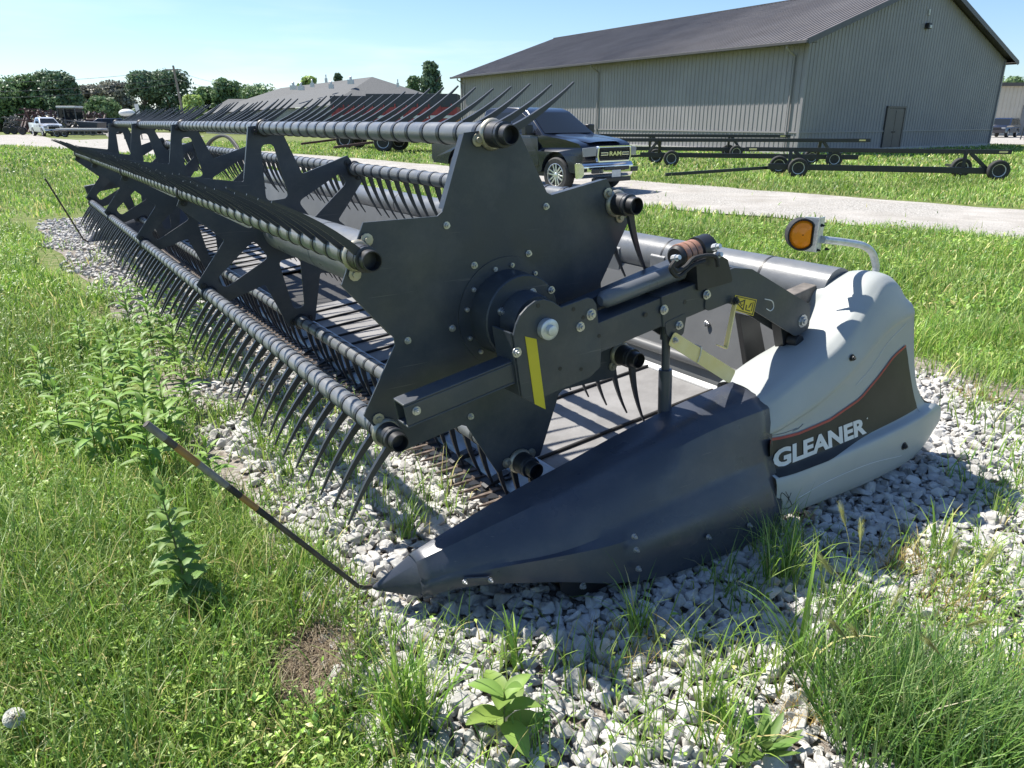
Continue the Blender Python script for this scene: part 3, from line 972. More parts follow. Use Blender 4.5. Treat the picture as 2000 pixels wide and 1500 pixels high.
# lettering
vs, fs = text_polys('GLEANER', 0.042)
C = [np.array(panel_rz(u, v)) for u, v in [(1507, 915), (1690, 845), (1687, 813), (1507, 877)]]
mb = MB()
mb.add([on_panel(*((C[0] * (1 - a) + C[1] * a) * (1 - b) + (C[3] * (1 - a) + C[2] * a) * b), .0075) for a, b in vs], fs)
mb.build('lettering', M['decal_white'], silver, False, recalc=False)
r, z = panel_rz(1691, 816)
mb = MB()
mb.lathe(on_panel(r, z, .0072), (0, -1, 0), [(0, .004), (.0006, .004)], 10)
mb.build('trademark_dot', M['decal_white'], silver)
# scuffs and scratches on the panel
for m_, rad_, pts in [('black', .0016, [(1512, 996), (1518, 975), (1527, 962), (1524, 985)]), ('black', .0013, [(1534, 960), (1540, 972), (1536, 984), (1545, 962)]),
                      ('black', .0012, [(1515, 1000), (1530, 1004), (1541, 998)]), ('decal_white', .0011, [(1560, 972), (1620, 938), (1700, 905), (1760, 890)]),
                      ('decal_white', .0009, [(1770, 632), (1735, 668), (1700, 720), (1672, 752)]), ('rod_grey', .0016, [(1505, 858), (1530, 846), (1556, 836)]), ('rod_grey', .0022, [(1548, 842), (1560, 836), (1568, 828)])]:
    mb = MB()
    mb.tube([on_panel(*p, .0008) for p in spline([panel_rz(u, v) for u, v in pts], 16)], rad_, 5)
    mb.build('scratch', M[m_], silver)
# slot and fastener on the panel
for (u, v, q) in [(1664, 699, .011), (1765, 871, .013)]:
    r, z = panel_rz(u, v)
    p = on_panel(r, z, 0)
    bolt(silver, r, p[1] + HB.y, z, -1, q, 'panel_fastener', 'black')

# ---- frame behind: big top tube, back sheet, end frame
mb = MB()
mb.tube([H3(3.16, 2.0, .868), H3(3.16, FAR + .1, .868)], .108, 32)
top = mb.build('top_tube_cover', M['tube_grey'], HEAD)
for s in [2.37, 3.05, 4.4, 6.6, 8.8]:
    mb = MB()
    mb.tube([H3(3.16, s, .868), H3(3.16, s + .012, .868)], .1095, 32)
    mb.build('cover_seam', M['black'], top)
mb = MB()
mb.prism([(2.905, .27), (2.915, .27), (3.08, .80), (3.065, .80)], 2.06, FAR, PL)
mb.build('back_sheet', M['back'], HEAD, False)
mb = MB()
mb.prism([(2.86, .300), (2.905, .308), (2.905, .316), (2.86, .308)], 2.10, FAR - .1, PL)
mb.build('sealing_strip', M['lip'], HEAD, False)
mb = MB()
mb.tube([H3(2.93, 2.1, .40), H3(2.93, FAR - .1, .40)], .028, 12)
mb.build('lower_back_rail', M['back'], HEAD)
mb = MB()
for s in (2.42, 3.2, 4.4, 5.6, 6.8, 8, 9.2, 10.4):
    mb = MB()
    mb.prism([(3.02, .62), (3.16, .88), (3.16, .70), (3.08, .58)], s, s + .04, PL)
    mb.build('tube_bracket', M['charcoal'], HEAD, False, .003)
mb = MB()
a, b = hs(1445, 612, 2.18), hs(1490, 700, 2.18)
mb.prism([hs(1444, 612, 2.18), hs(1483, 622, 2.18), hs(1500, 712, 2.18), hs(1460, 716, 2.18)], 2.18, 2.21, PL)
mb.build('end_frame_plate', M['black'], HEAD, False, .003)
mb = MB()
q0, q1 = hs(1515, 597, 2.08), hs(1600, 560, 2.08)
mb.beam(H3(q0[0], 2.08, q0[1]), H3(q1[0], 2.08, q1[1]), .075, .07)
mb.build('frame_beam', M['dusty'], HEAD, False, .006)
r, z = hs(1365, 632, 2.72)
bolt(HEAD, 2.99, 2.62, .60, -1, .012)
# far end: second arm, divider and rod, silhouetted
mb = MB()
bar((0.905, 0.757), (2.33, 1.005), 0.10, FAR + .18, FAR + .27, mb)
mb.build('arm_inner_tube', M['charcoal'], HEAD, False, .003)
mb = MB()
fs_ = [[(r_, 2 * (FAR + .0) + 2.25 - s_ + .0, z_) for s_, z_, r_ in sec] for sec in secs]
off = FAR + .10 + 2.10
mb.grid([[H3(cols[k][i][2], off - cols[k][i][0] + .1, cols[k][i][1]) for i in range(N)] for k in range(len(cols))])
mb.add([H3(.80, off - 2.0, .08)] + [H3(secs[0][k][2], off - secs[0][k][0] + .1, secs[0][k][1]) for k in range(len(secs[0]))], [(0, k + 1, k + 2) for k in range(len(secs[0]) - 1)])
mb.build('crop_divider', M['charcoal_body'], HEAD, True, 0, 60)
mb = MB()
fw = H3(.82, off - 2.0, .09)
mb.tube([fw, H3(.77, off - 2.0, .13), H3(.47, off - 2.1, .93)], .011, 8)
mb.build('divider_rod', M['rod'], HEAD)
mb = MB()
mb.grid([[H3(p[0], off + .1 - p[1], p[2]) for p in spline(r, NC)] for r in rows])
mb.build('end_panel', M['silver'], HEAD, True, 0, 70)

# ---- cutter bar and draper deck
mb = MB()
mb.prism([(1.545, .050), (1.61, .045), (1.615, .080), (1.55, .083)], 2.10, FAR + .05, PL)
mb.build('cutter_bar', M['black'], HEAD, False)
mb = MB()
for s in np.arange(2.14, FAR, .0762):
    mb.add([H3(1.565, s - .036, .082), H3(1.565, s + .036, .082), H3(1.50, s + .010, .080), H3(1.50, s - .010, .080)], [(0, 1, 2, 3)])
mb.build('sickle', M['black'], HEAD, False, recalc=False)
gm = MB()
def guard(mb, s):
    mb.prism([(1.60, .05), (1.60, .085), (1.54, .092), (1.54, .055)], s - .013, s + .013, PL)
    mb.tube([H3(1.545, s, .072), H3(1.50, s, .074), H3(1.455, s, .075), H3(1.425, s, .077)], [.013, .010, .007, .0025], 8)
for i, s in enumerate(np.arange(2.175, FAR, .0762)):
    if i < 50:
        g = MB()
        guard(g, s)
        g.build('knife_guard', M['rust'], HEAD, True, 0, 35)
    else:
        guard(gm, s)
tag(gm.build('knife_guard', M['rust'], HEAD, True, 0, 35), kind='stuff')
for i, s in enumerate(np.arange(2.22, 5.2, .30)):
    h = MB()
    h.prism([(1.62, .10), (1.66, .135), (1.60, .125), (1.525, .096), (1.525, .090), (1.60, .100)], s - .022, s + .022, PL)
    h.build('hold_down_clip', M['black'], HEAD, False, .002)
mb = MB()
mb.prism([(1.605, .075), (1.62, .10), (1.655, .115), (1.745, .205), (1.76, .205), (1.665, .105), (1.62, .085)], 2.10, FAR, PL)
mb.build('crop_ramp', M['steel'], HEAD, False, .002)
mb = MB()
for s in np.arange(2.2, 7.0, .30):
    mb.box(H3(1.64, s, .118), (.05, .05, .012))
mb.build('ramp_hinge', M['black'], HEAD, False, .002)
def deck(r):
    return .195 + (r - 1.75) * .093
mb = MB()
mb.prism([(1.745, deck(1.745)), (2.88, deck(2.88)), (2.88, deck(2.88) - .012), (1.745, deck(1.745) - .012)], 2.10, 5.75, PL)
belt = mb.build('draper_belt', M['belt'], HEAD, False)
mb = MB()
mb.prism([(1.745, deck(1.745)), (2.88, deck(2.88)), (2.88, deck(2.88) - .012), (1.745, deck(1.745) - .012)], 7.2, FAR, PL)
mb.build('draper_belt', M['belt'], HEAD, False)
mb = MB()
mb.prism([(1.70, deck(1.745) - .02), (3.0, deck(2.88) - .05), (3.0, deck(2.88) - .06), (1.70, deck(1.745) - .03)], 5.77, 7.18, PL)
mb.build('feed_belt', M['rubber'], HEAD, False)
for rg in (np.arange(2.43, 5.7, .24), np.arange(7.3, FAR, .24)):
    for j, s in enumerate(rg):
        if j == 1:
            continue
        mb = MB()
        mb.tube([H3(1.76, s, deck(1.76) + .007), H3(2.865, s, deck(2.865) + .007)], .0085, 8)
        mb.build('belt_slat', M['rubber'], HEAD)
# underside pan so that light does not leak below the belt
mb = MB()
mb.prism([(1.62, .06), (2.9, .10), (2.9, .27), (2.88, .27), (2.88, .12), (1.62, .07)], 2.12, FAR, PL)
mb.build('deck_pan', M['black'], HEAD, False)
for s in (2.36, 2.56, 3.02, 3.40, 4.38):
    mb = MB()
    mb.prism(round_poly([(3.045, .885), (3.10, .93), (3.12, .80), (3.075, .66), (3.055, .66)], .012, 3), s, s + .11, PL)
    mb.build('cover_foot', M['tube_grey'], top, False, .008)
# hose arch near the far third
HOSE = []
for (u, v) in [(402, 306), (405, 292), (412, 277), (430, 266), (447, 268), (462, 284), (472, 304)]:
    q_ = ray(u, v)
    t_ = 3.0 / (q_[:2] @ RGT)
    HOSE.append((t_ * (q_[:2] @ DIR), HCAM + t_ * q_[2]))
for k, (dx) in enumerate((0, .10)):
    mb = MB()
    pts = [(3.0, q[0] + dx, q[1]) for q in HOSE]
    mb.tube([H3(*p) for p in spline(pts, 24)], .022, 8)
    mb.build('hydraulic_hose', M['rubber'], HEAD)

# ---- amber warning lamp on its bent pipe
mb = MB()
SL = 1.98
pp = [hs(u, v, SL) for u, v in [(1709, 548), (1711, 520), (1704, 495), (1686, 480), (1650, 473), (1606, 468)]]
path = [H3(p[0], SL, p[1]) for p in lerpline(pp[:2], 3)] + [H3(p[0], SL, p[1]) for p in spline(pp[1:], 20)]
mb.tube(path, .0165, 16)
pipe = mb.build('lamp_pipe', M['galv'], HEAD)
pc = hs(1600, 460, SL)
fr = Vector((-.62, -.78, .05)).normalized()          # the lens looks out past the end of the header
mb = MB()
Rz = Matrix.Rotation(math.radians(18), 3, 'Z')
mb.box(H3(pc[0] + .012, SL + .004, pc[1] + .003), (.066, .005, .150), Rz)
mb.box(H3(pc[0] - .020, SL + .032, pc[1] + .003), (.005, .062, .150), Rz)
lp = mb.build('lamp_bracket', M['galv'], HEAD, False, .002)
lc = hs(1566, 458, SL)
axl = Vector((-.66, -.75, .02)).normalized()
lc3 = Vector(H3(lc[0], SL, lc[1]))
lx3 = Vector((0, 0, 1)).cross(axl).normalized()
lz3 = axl.cross(lx3)
def dshape(r, flat):
    out = []
    for k in range(28):
        a = 2 * math.pi * k / 28
        x = math.cos(a) * r
        out.append((min(x, flat), math.sin(a) * r * 1.12))
    return out
if (lx3.x * 1.0) < 0:
    lx3 = -lx3
LM = lambda a, b, t: tuple(lc3 + lx3 * a + lz3 * b + axl * t)
mb = MB()
mb.prism(dshape(.061, .046), -.045, .016, LM, [dshape(.0545, .040)])
mb.prism(dshape(.061, .046), -.050, -.0451, LM)
lamp = mb.build('warning_lamp', M['rubber'], HEAD, False, .003)
mb = MB()
rows_ = []
for t, q in ((-.03, 1.0), (.004, 1.0), (.016, .82), (.021, .5), (.023, .05)):
    rows_.append([LM(a * q, b * q, t) for a, b in dshape(.0543, .0398)] + [LM(*[c * q for c in dshape(.0543, .0398)[0]], t)])
mb.grid(rows_)
mb.build('amber_lens', M['amber'], lamp, False)
for u, v in [(1603, 440), (1611, 486), (1594, 488)]:
    r, z = hs(u, v, SL)
    bolt(lp, r, SL - .004, z, -1, .005, 'lamp_screw', 'black')

# ================================================================== GROUND
NPR = np.random.default_rng(11)
def vnoise(x, y, scale, seed):
    """smooth value noise 0..1"""
    r = np.random.default_rng(seed)
    T = r.random((64, 64))
    x = np.asarray(x) / scale
    y = np.asarray(y) / scale
    xi, yi = np.floor(x).astype(int), np.floor(y).astype(int)
    fx, fy = x - xi, y - yi
    fx, fy = fx * fx * (3 - 2 * fx), fy * fy * (3 - 2 * fy)
    g = lambda i, j: T[i % 64, j % 64]
    return (g(xi, yi) * (1 - fx) + g(xi + 1, yi) * fx) * (1 - fy) + (g(xi, yi + 1) * (1 - fx) + g(xi + 1, yi + 1) * fx) * fy
def to_sr(x, y):
    return x * DIR[0] + y * DIR[1], x * RGT[0] + y * RGT[1]
def ground_mat(name, cols, scales):
    m = bpy.data.materials.new(name)
    m.use_nodes = True
    nt = m.node_tree
    b = nt.nodes['Principled BSDF']
    r1, t = _vary(nt, cols[0], cols[1], scales[0], 'Object', 8, .38, .62)
    r2, _ = _vary(nt, cols[2], cols[3], scales[1], 'Object', 8, .4, .6)
    z = nt.nodes.new('ShaderNodeTexNoise')
    z.inputs['Scale'].default_value = scales[2]
    z.inputs['Detail'].default_value = 5
    nt.links.new(t.outputs['Object'], z.inputs['Vector'])
    mx = nt.nodes.new('ShaderNodeMixRGB')
    mr = nt.nodes.new('ShaderNodeMapRange')
    mr.inputs[1].default_value = .4
    mr.inputs[2].default_value = .6
    nt.links.new(z.outputs[0], mr.inputs[0])
    nt.links.new(mr.outputs[0], mx.inputs[0])
    nt.links.new(r1.outputs[0], mx.inputs[1])
    nt.links.new(r2.outputs[0], mx.inputs[2])
    nt.links.new(mx.outputs[0], b.inputs['Base Color'])
    b.inputs['Roughness'].default_value = 0.95
    b.inputs['Specular IOR Level'].default_value = 0.1
    bp = nt.nodes.new('ShaderNodeBump')
    bp.inputs['Strength'].default_value = 0.6
    bp.inputs['Distance'].default_value = 0.05
    z2 = nt.nodes.new('ShaderNodeTexNoise')
    z2.inputs['Scale'].default_value = scales[3]
    z2.inputs['Detail'].default_value = 8
    nt.links.new(t.outputs['Object'], z2.inputs['Vector'])
    nt.links.new(z2.outputs[0], bp.inputs['Height'])
    nt.links.new(bp.outputs[0], b.inputs['Normal'])
    return m
M['turf'] = ground_mat('turf_soil', [(.115, .155, .042), (.18, .215, .075), (.10, .145, .038), (.22, .22, .11)], (3.0, 9.0, .35, 30))
M['soil'] = ground_mat('stony_soil', [(.22, .19, .16), (.32, .29, .25), (.16, .135, .11), (.40, .38, .35)], (9, 30, 2.0, 40))
M['road'] = ground_mat('crushed_limestone_road', [(.33, .308, .275), (.45, .425, .39), (.22, .205, .18), (.52, .50, .465)], (1.2, 34, .5, 34))
M['stone'] = mat('white_limestone', (.34, .33, .305), 0.9, 0, (.58, .565, .535), 9.0, .35, 50, 0, 0, .25)

g = MB()
E_ = 900
g.grid([[(x, y, -0.030) for x in np.linspace(-E_, E_, 13)] for y in np.linspace(-60, 1500, 13)])
gr = g.build('ground', M['turf'], None, False)
tag(gr, kind='structure')
def sheet(name, poly, z, m, n=0):
    b = MB()
    tris = geometry.tessellate_polygon([[Vector((p[0], p[1], 0)) for p in poly]])
    b.add([(p[0], p[1], z) for p in poly], [tuple(t) for t in tris])
    return tag(b.build(name, m, None, False), kind='structure')
# bed of soil under the white stones, along the header
def wav(t, seed, amp=.18, sc=.8):
    return (vnoise(np.array([t]), np.array([seed * 3.1]), sc, seed)[0] - .5) * 2 * amp
ss = np.linspace(-.6, 15.5, 70)
bed = [tuple(sr2w(s, .62 - .2 * min(max((s - 8) / 3, 0), 1) + wav(s, 5))) for s in ss] + [tuple(sr2w(s, 5.25 + wav(s, 8, .3))) for s in ss[::-1]]
sheet('gravel_bed', bed, -.026, M['soil'])
# gravel road and yard
near = [(12.5, 5.5), (7.3, 10.7), (3.0, 15.0), (-9.4, 28.9), (-21.9, 42.6), (-35, 54), (-60, 66)]
farr = [(-60, 118), (-46, 108), (-33, 84), (-30, 66), (-20, 51), (-9, 37.6), (4.2, 20.9), (9.9, 14.7), (16.5, 8)]
def wob(poly, seed, amp):
    out = []
    n = len(poly)
    for i in range(n):
        a, b = np.array(poly[i]), np.array(poly[(i + 1) % n])
        L = np.linalg.norm(b - a)
        k = max(1, int(L / .9))
        for j in range(k):
            p = a + (b - a) * j / k
            q = vnoise(p[:1], p[1:], 1.7, seed)[0] - .5
            q2 = vnoise(p[:1], p[1:], 1.3, seed + 1)[0] - .5
            out.append((p[0] + q * amp * 2, p[1] + q2 * amp * 2))
    return out
ROAD = near + farr
sheet('gravel_road', wob(ROAD, 3, .35), -.008, M['road'])
pad = [(30, 60), (44, 52), (90, 70), (90, 100), (50, 90)]
sheet('side_yard', pad, -.008, M['road'])
sheet('grass_verge', [gp(u, v) for u, v in [(62, 261), (120, 259), (205, 262), (215, 271), (150, 273), (100, 270)]], -.004, M['turf'])
def in_poly(x, y, poly):
    r = np.zeros(len(x), bool)
    n = len(poly)
    for i in range(n):
        x1, y1 = poly[i]
        x2, y2 = poly[(i + 1) % n]
        c = ((y1 > y) != (y2 > y)) & (x < (x2 - x1) * (y - y1) / (y2 - y1 + 1e-12) + x1)
        r ^= c
    return r
def in_view(x, y, z=0.1, mx=260, my=200):
    P = np.stack([x, y, np.full(len(x), z)], 1)
    u, v, d = project(P)
    return (u > -mx) & (u < 2000 + mx) & (v < 1500 + my) & (y > .2)

# ------------------------------------------------------------------ white stones (nobody could count them)
def rock_shape(seed, subdiv):
    r = random.Random(seed)
    b = bmesh.new()
    sx_, sy_, sz_ = r.uniform(.9, 1.45), r.uniform(.7, 1.05), r.uniform(.45, .85)
    for i in range(13):
        v = Vector((r.gauss(0, 1), r.gauss(0, 1), r.gauss(0, 1))).normalized() * r.uniform(.88, 1.08)
        b.verts.new((v.x * sx_, v.y * sy_, v.z * sz_))
    bmesh.ops.convex_hull(b, input=b.verts)
    for v in [v for v in b.verts if not v.link_faces]:
        b.verts.remove(v)
    bmesh.ops.triangulate(b, faces=b.faces)
    if subdiv:
        bmesh.ops.bevel(b, geom=list(b.edges), offset=.055, segments=1, affect='EDGES', profile=.5)
        bmesh.ops.triangulate(b, faces=b.faces)
    b.verts.ensure_lookup_table()
    b.verts.index_update()
    v = np.array([q.co[:] for q in b.verts])
    f = np.array([[q.index for q in p.verts] for p in b.faces])
    b.free()
    return v, f
def rot_mats(n, rng):
    q = rng.normal(size=(n, 4))
    q /= np.linalg.norm(q, axis=1)[:, None]
    w, x, y, z = q.T
    return np.stack([np.stack([1 - 2 * (y * y + z * z), 2 * (x * y - z * w), 2 * (x * z + y * w)], 1),
                     np.stack([2 * (x * y + z * w), 1 - 2 * (x * x + z * z), 2 * (y * z - x * w)], 1),
                     np.stack([2 * (x * z - y * w), 2 * (y * z + x * w), 1 - 2 * (x * x + y * y)], 1)], 1)
def stones_at(x, y, z, size, shapes, rng):
    V, F, o = [], [], 0
    pick = rng.integers(0, len(shapes), len(x))
    for k, (v, f) in enumerate(shapes):
        i = np.where(pick == k)[0]
        if not len(i):
            continue
        R = rot_mats(len(i), rng)
        # lie flat-ish: damp the tilt by mixing with a yaw turn
        a = rng.random(len(i)) * 6.283
        Y = np.zeros_like(R)
        Y[:, 0, 0] = np.cos(a); Y[:, 0, 1] = -np.sin(a); Y[:, 1, 0] = np.sin(a); Y[:, 1, 1] = np.cos(a); Y[:, 2, 2] = 1
        flat = rng.random(len(i)) < .55
        R[flat] = Y[flat]
        p = np.einsum('nij,vj->nvi', R, v) * size[i][:, None, None]
        p += np.stack([x[i], y[i], z[i]], 1)[:, None, :]
        V.append(p.reshape(-1, 3))
        F.append((f[None] + (np.arange(len(i)) * len(v))[:, None, None] + o).reshape(-1, 3))
        o += len(i) * len(v)
    return np.concatenate(V), np.concatenate(F)
def bed_points(sp, s0, s1, r0, r1, rng):
    n = int((s1 - s0) / sp)
    m = int((r1 - r0) / sp)
    S, R_ = np.meshgrid(s0 + np.arange(n) * sp, r0 + np.arange(m) * sp)
    S = S.ravel() + (rng.random(n * m) - .5) * sp * .9
    R_ = R_.ravel() + (rng.random(n * m) - .5) * sp * .9
    return S[:], R_
def stone_density(s, r):
    """1 in the bed, thinning out in the weedy edges"""
    x, y = s * DIR[0] + r * RGT[0], s * DIR[1] + r * RGT[1]
    n = vnoise(x, y, .55, 21) * .6 + vnoise(x, y, .2, 22) * .4
    e0 = .58 - .30 * np.clip((s - 8) / 3, 0, 1) + (vnoise(x, y, .8, 23) - .5) * .5
    e1 = 5.1 + (vnoise(x, y, .9, 24) - .5) * .9
    d = np.clip((r - e0) / .35, 0, 1) * np.clip((e1 - r) / .8, 0, 1)
    return np.clip(d * 1.5 - (1 - d) * n * .8, 0, 1)
shapes_n = [rock_shape(i, True) for i in range(14)]
shapes_f = [rock_shape(40 + i, False) for i in range(12)]
VV, FF, off_ = [], [], 0
for (sp, s0, s1, r0, r1, smin, smax, zj, shapes, dens) in [
        (.038, .2, 4.2, .35, 5.6, .018, .034, .012, shapes_n, 1.0),
        (.055, .2, 4.2, .35, 5.6, .020, .044, .024, shapes_n, .95),
        (.026, .2, 3.6, .35, 4.6, .006, .013, .022, shapes_f, .55),
        (.052, 4.2, 8.5, .35, 5.6, .020, .040, .014, shapes_f, 1.0),
        (.060, 8.5, 15.4, .35, 5.6, .026, .044, .016, shapes_f, .9)]:
    s, r = bed_points(sp, s0, s1, r0, r1, NPR)
    x, y = s * DIR[0] + r * RGT[0], s * DIR[1] + r * RGT[1]
    k = (NPR.random(len(s)) < stone_density(s, r) * dens) & in_view(x, y)
    x, y = x[k], y[k]
    size = smin + (smax - smin) * NPR.random(len(x)) ** 1.8
    z = size * .30 - .024 + NPR.random(len(x)) * zj + (.008 if smax > .045 else 0)
    v, f = stones_at(x, y, z, size, shapes, NPR)
    VV.append(v)
    FF.append(f + off_)
    off_ += len(v)
st = fast_mesh('white_stones', np.concatenate(VV), np.concatenate(FF), M['stone'])
tag(st, 'white crushed limestone bed under and around the header', kind='stuff')
print('stone tris', sum(len(f) for f in FF))

# ------------------------------------------------------------------ grass and ground cover
GREENS = np.array([(.120, .190, .030), (.085, .150, .028), (.155, .215, .045), (.065, .120, .030), (.190, .225, .070), (.135, .175, .060)])
STRAW = np.array([(.34, .28, .14), (.42, .36, .20), (.28, .22, .11)])
def tints(n, rng, straw=.06, mul=1.0):
    mul = mul * np.array([1.98, 2.12, 1.75])
    c = GREENS[rng.integers(0, len(GREENS), n)] * (.75 + .5 * rng.random((n, 1)))
    k = rng.random(n) < straw
    c[k] = STRAW[rng.integers(0, 3, k.sum())] * (.8 + .4 * rng.random((k.sum(), 1)))
    return np.clip(c * mul, 0, 1)
def blades(x, y, h, w, rng, z0=None, lean=.45, bend=.9, seg=4):
    """curved tapering blades of grass -> verts, quads"""
    n = len(x)
    a = rng.random(n) * 6.283
    dx, dy = np.cos(a), np.sin(a)
    tw = a + 1.571 + (rng.random(n) - .5) * 1.2
    px, py = np.cos(tw), np.sin(tw)
    l0 = rng.random(n) * lean
    b = rng.random(n) * bend + .08
    P = np.zeros((n, seg + 1, 2, 3))
    cx_, cy_, cz_ = x.copy(), y.copy(), (np.zeros(n) if z0 is None else z0.copy())
    for k in range(seg + 1):
        t = k / seg
        ww = w * (1 - t ** 1.8) * .5 + w * .03
        P[:, k, 0] = np.stack([cx_ - px * ww, cy_ - py * ww, cz_], 1)
        P[:, k, 1] = np.stack([cx_ + px * ww, cy_ + py * ww, cz_], 1)
        ang = l0 + b * (t + .5 / seg) ** 1.4 * 1.5
        st_ = h / seg
        cx_ += dx * np.sin(ang) * st_
        cy_ += dy * np.sin(ang) * st_
        cz_ += np.cos(ang) * st_
    V = P.reshape(-1, 3)
    base = (np.arange(n) * (seg + 1) * 2)[:, None, None]
    q = np.array([[2 * k, 2 * k + 1, 2 * k + 3, 2 * k + 2] for k in range(seg)])[None]
    return V, (q + base).reshape(-1, 4)
def leaflets(x, y, z, L, Wd, rng, up=.5):
    """small folded leaves: 2 quads each along a midrib"""
    n = len(x)
    a = rng.random(n) * 6.283
    el = (rng.random(n) - .25) * up * 1.6
    d = np.stack([np.cos(a) * np.cos(el), np.sin(a) * np.cos(el), np.sin(el)], 1)
    sd_ = np.stack([-np.sin(a), np.cos(a), (rng.random(n) - .5) * .7], 1)
    nn = np.cross(d, sd_)
    p0 = np.stack([x, y, z], 1)
    P = np.zeros((n, 6, 3))
    P[:, 0] = p0
    P[:, 1] = p0 + d * L[:, None] * .42 + sd_ * Wd[:, None] * .5 + nn * Wd[:, None] * .12
    P[:, 2] = p0 + d * L[:, None] * .55
    P[:, 3] = p0 + d * L[:, None] * .42 - sd_ * Wd[:, None] * .5 + nn * Wd[:, None] * .12
    P[:, 4] = p0 + d * L[:, None] - nn * L[:, None] * .12
    P[:, 5] = P[:, 4] * .98 + P[:, 2] * .02
    V = P.reshape(-1, 3)
    b = (np.arange(n) * 6)[:, None, None]
    q = np.array([[0, 1, 4, 2], [0, 2, 5, 3]])[None]
    return V, (q + b).reshape(-1, 4)
def scatter(x0, x1, y0, y1, dens, rng):
    n = int((x1 - x0) * (y1 - y0) * dens)
    return x0 + (x1 - x0) * rng.random(n), y0 + (y1 - y0) * rng.random(n)
PATCHES = [  # weedy patches in the stones: world x, y, radius, strength
    (1.13, 1.70, .22, .9), (1.34, 1.98, .30, .8), (1.55, 1.75, .50, .95), (1.75, 2.35, .35, .5), (-.36, 1.72, .22, .6), (-.26, 1.98, .14, .4), (.05, 1.55, .16, .3),
    (1.1, 2.6, .22, .45), (.82, 2.3, .16, .3), (2.6, 3.0, .55, .5), (2.9, 3.9, .4, .45), (3.3, 4.9, .6, .6), (.2, 1.8, .2, .35), (.35, 1.62, .2, .4), (.62, 1.9, .2, .32), (-.05, 1.92, .15, .4), (-.5, 2.9, .3, .38), (-.9, 3.4, .35, .45), (-1.3, 4.2, .4, .5), (-.15, 2.5, .2, .3), (.45, 2.05, .12, .25), (.5, 1.6, .15, .25)]
def grass_amount(x, y):
    s, r = to_sr(x, y)
    r = np.where(s > 15.6, np.where(r < 2.6, r - (s - 15.6) * 2, r + (s - 15.6) * 2), r)
    n1 = vnoise(x, y, .7, 31)
    n2 = vnoise(x, y, .25, 32)
    left = np.clip((.66 - .28 * np.clip((s - 8.5) / 2.5, 0, 1) * (s < 15.6) + (n1 - .5) * .65 - r) / .25, 0, 1)
    spill = np.clip((1.35 - r) / .5, 0, 1) * (r > .3) * np.clip(n2 * 2.2 - .75, 0, 1) * np.clip((s - 2.2) / 1.5, .0, 1) * np.clip((9.5 - s) / 2, .12, 1) * .75
    right = np.clip((r - (5.0 + (n1 - .5) * .9)) / .5, 0, 1)
    a = np.maximum(np.maximum(left, right), spill * .8)
    for (px_, py_, R_, k) in PATCHES:
        d = np.hypot(x - px_, y - py_) / R_
        a = np.maximum(a, np.clip(1.15 - d, 0, 1) * k * (.45 + .55 * n2))
    bare = np.hypot((x + .63) / .13, (y - 1.90) / .20)      # patch of bare dry soil
    a = a * np.clip((bare - .75) / .4, .04, 1)
    a[in_poly(x, y, ROAD)] *= .003
    return a
GV, GF, GT, go = [], [], [], 0
def put(V, F, T, per):
    global go
    GV.append(V)
    GF.append(F + go)
    GT.append(np.repeat(T, per, 0))
    go += len(V)
def zone(x0, x1, y0, y1, dens, hmin, hmax, wmin, wmax, seg, straw, lean=.5, bend=.95):
    x, y = scatter(x0, x1, y0, y1, dens, NPR)
    k = in_view(x, y)
    x, y = x[k], y[k]
    k = NPR.random(len(x)) < grass_amount(x, y)
    x, y = x[k], y[k]
    n = len(x)
    tall = .6 + .8 * vnoise(x, y, .5, 33)
    h = (hmin + (hmax - hmin) * NPR.random(n) ** 1.5) * tall
    w = wmin + (wmax - wmin) * NPR.random(n)
    V, F = blades(x, y, h, w, NPR, None, lean, bend, seg)
    patch = .70 + .6 * vnoise(x, y, 1.1, 34)
    T = tints(n, NPR, straw) * patch[:, None]
    put(V, F, T, (seg + 1) * 2)
    return n
nb = 0
nb += zone(-2.6, 3.0, .8, 3.2, 7000, .05, .22, .0025, .0065, 4, .07)
nb += zone(-4.6, 5.0, 3.2, 6.0, 3200, .06, .22, .004, .009, 4, .06)
nb += zone(-9, 9, 6.0, 12.0, 1000, .07, .19, .007, .015, 3, .06)
nb += zone(-18, 20, 12.0, 25.0, 170, .07, .17, .014, .030, 3, .08)
nb += zone(-46, 34, 25.0, 62.0, 26, .09, .18, .04, .08, 3, .10)
def cover(x0, x1, y0, y1, dens, Lmin, Lmax, zmax):
    x, y = scatter(x0, x1, y0, y1, dens, NPR)
    k = in_view(x, y)
    x, y = x[k], y[k]
    k = NPR.random(len(x)) < grass_amount(x, y) * np.clip(vnoise(x, y, .35, 35) * 2.2 - .45, .1, 1)
    x, y = x[k], y[k]
    n = len(x)
    L = Lmin + (Lmax - Lmin) * NPR.random(n) ** 1.7
    V, F = leaflets(x, y, .01 + NPR.random(n) ** 1.3 * zmax, L, L * (.35 + .3 * NPR.random(n)), NPR, .8)
    T = tints(n, NPR, .03, 1.0) * (.75 + .5 * vnoise(x, y, .9, 36))[:, None]
    put(V, F, T, 6)
    return n
nb += cover(-2.6, 3.0, .8, 3.2, 5200, .012, .034, .085)
nb += cover(-4.6, 5.0, 3.2, 6.0, 2200, .018, .045, .11)
nb += cover(-9, 9, 6.0, 12.0, 500, .03, .07, .13)
grass = fast_mesh('grass', np.concatenate(GV), np.concatenate(GF), M['grassblade'], None, np.concatenate(GT))
tag(grass, 'mixed green grass and low weeds growing around the stone bed', kind='stuff')
print('grass pieces', nb)
pa = np.linspace(0, 6.283, 40)[:-1]
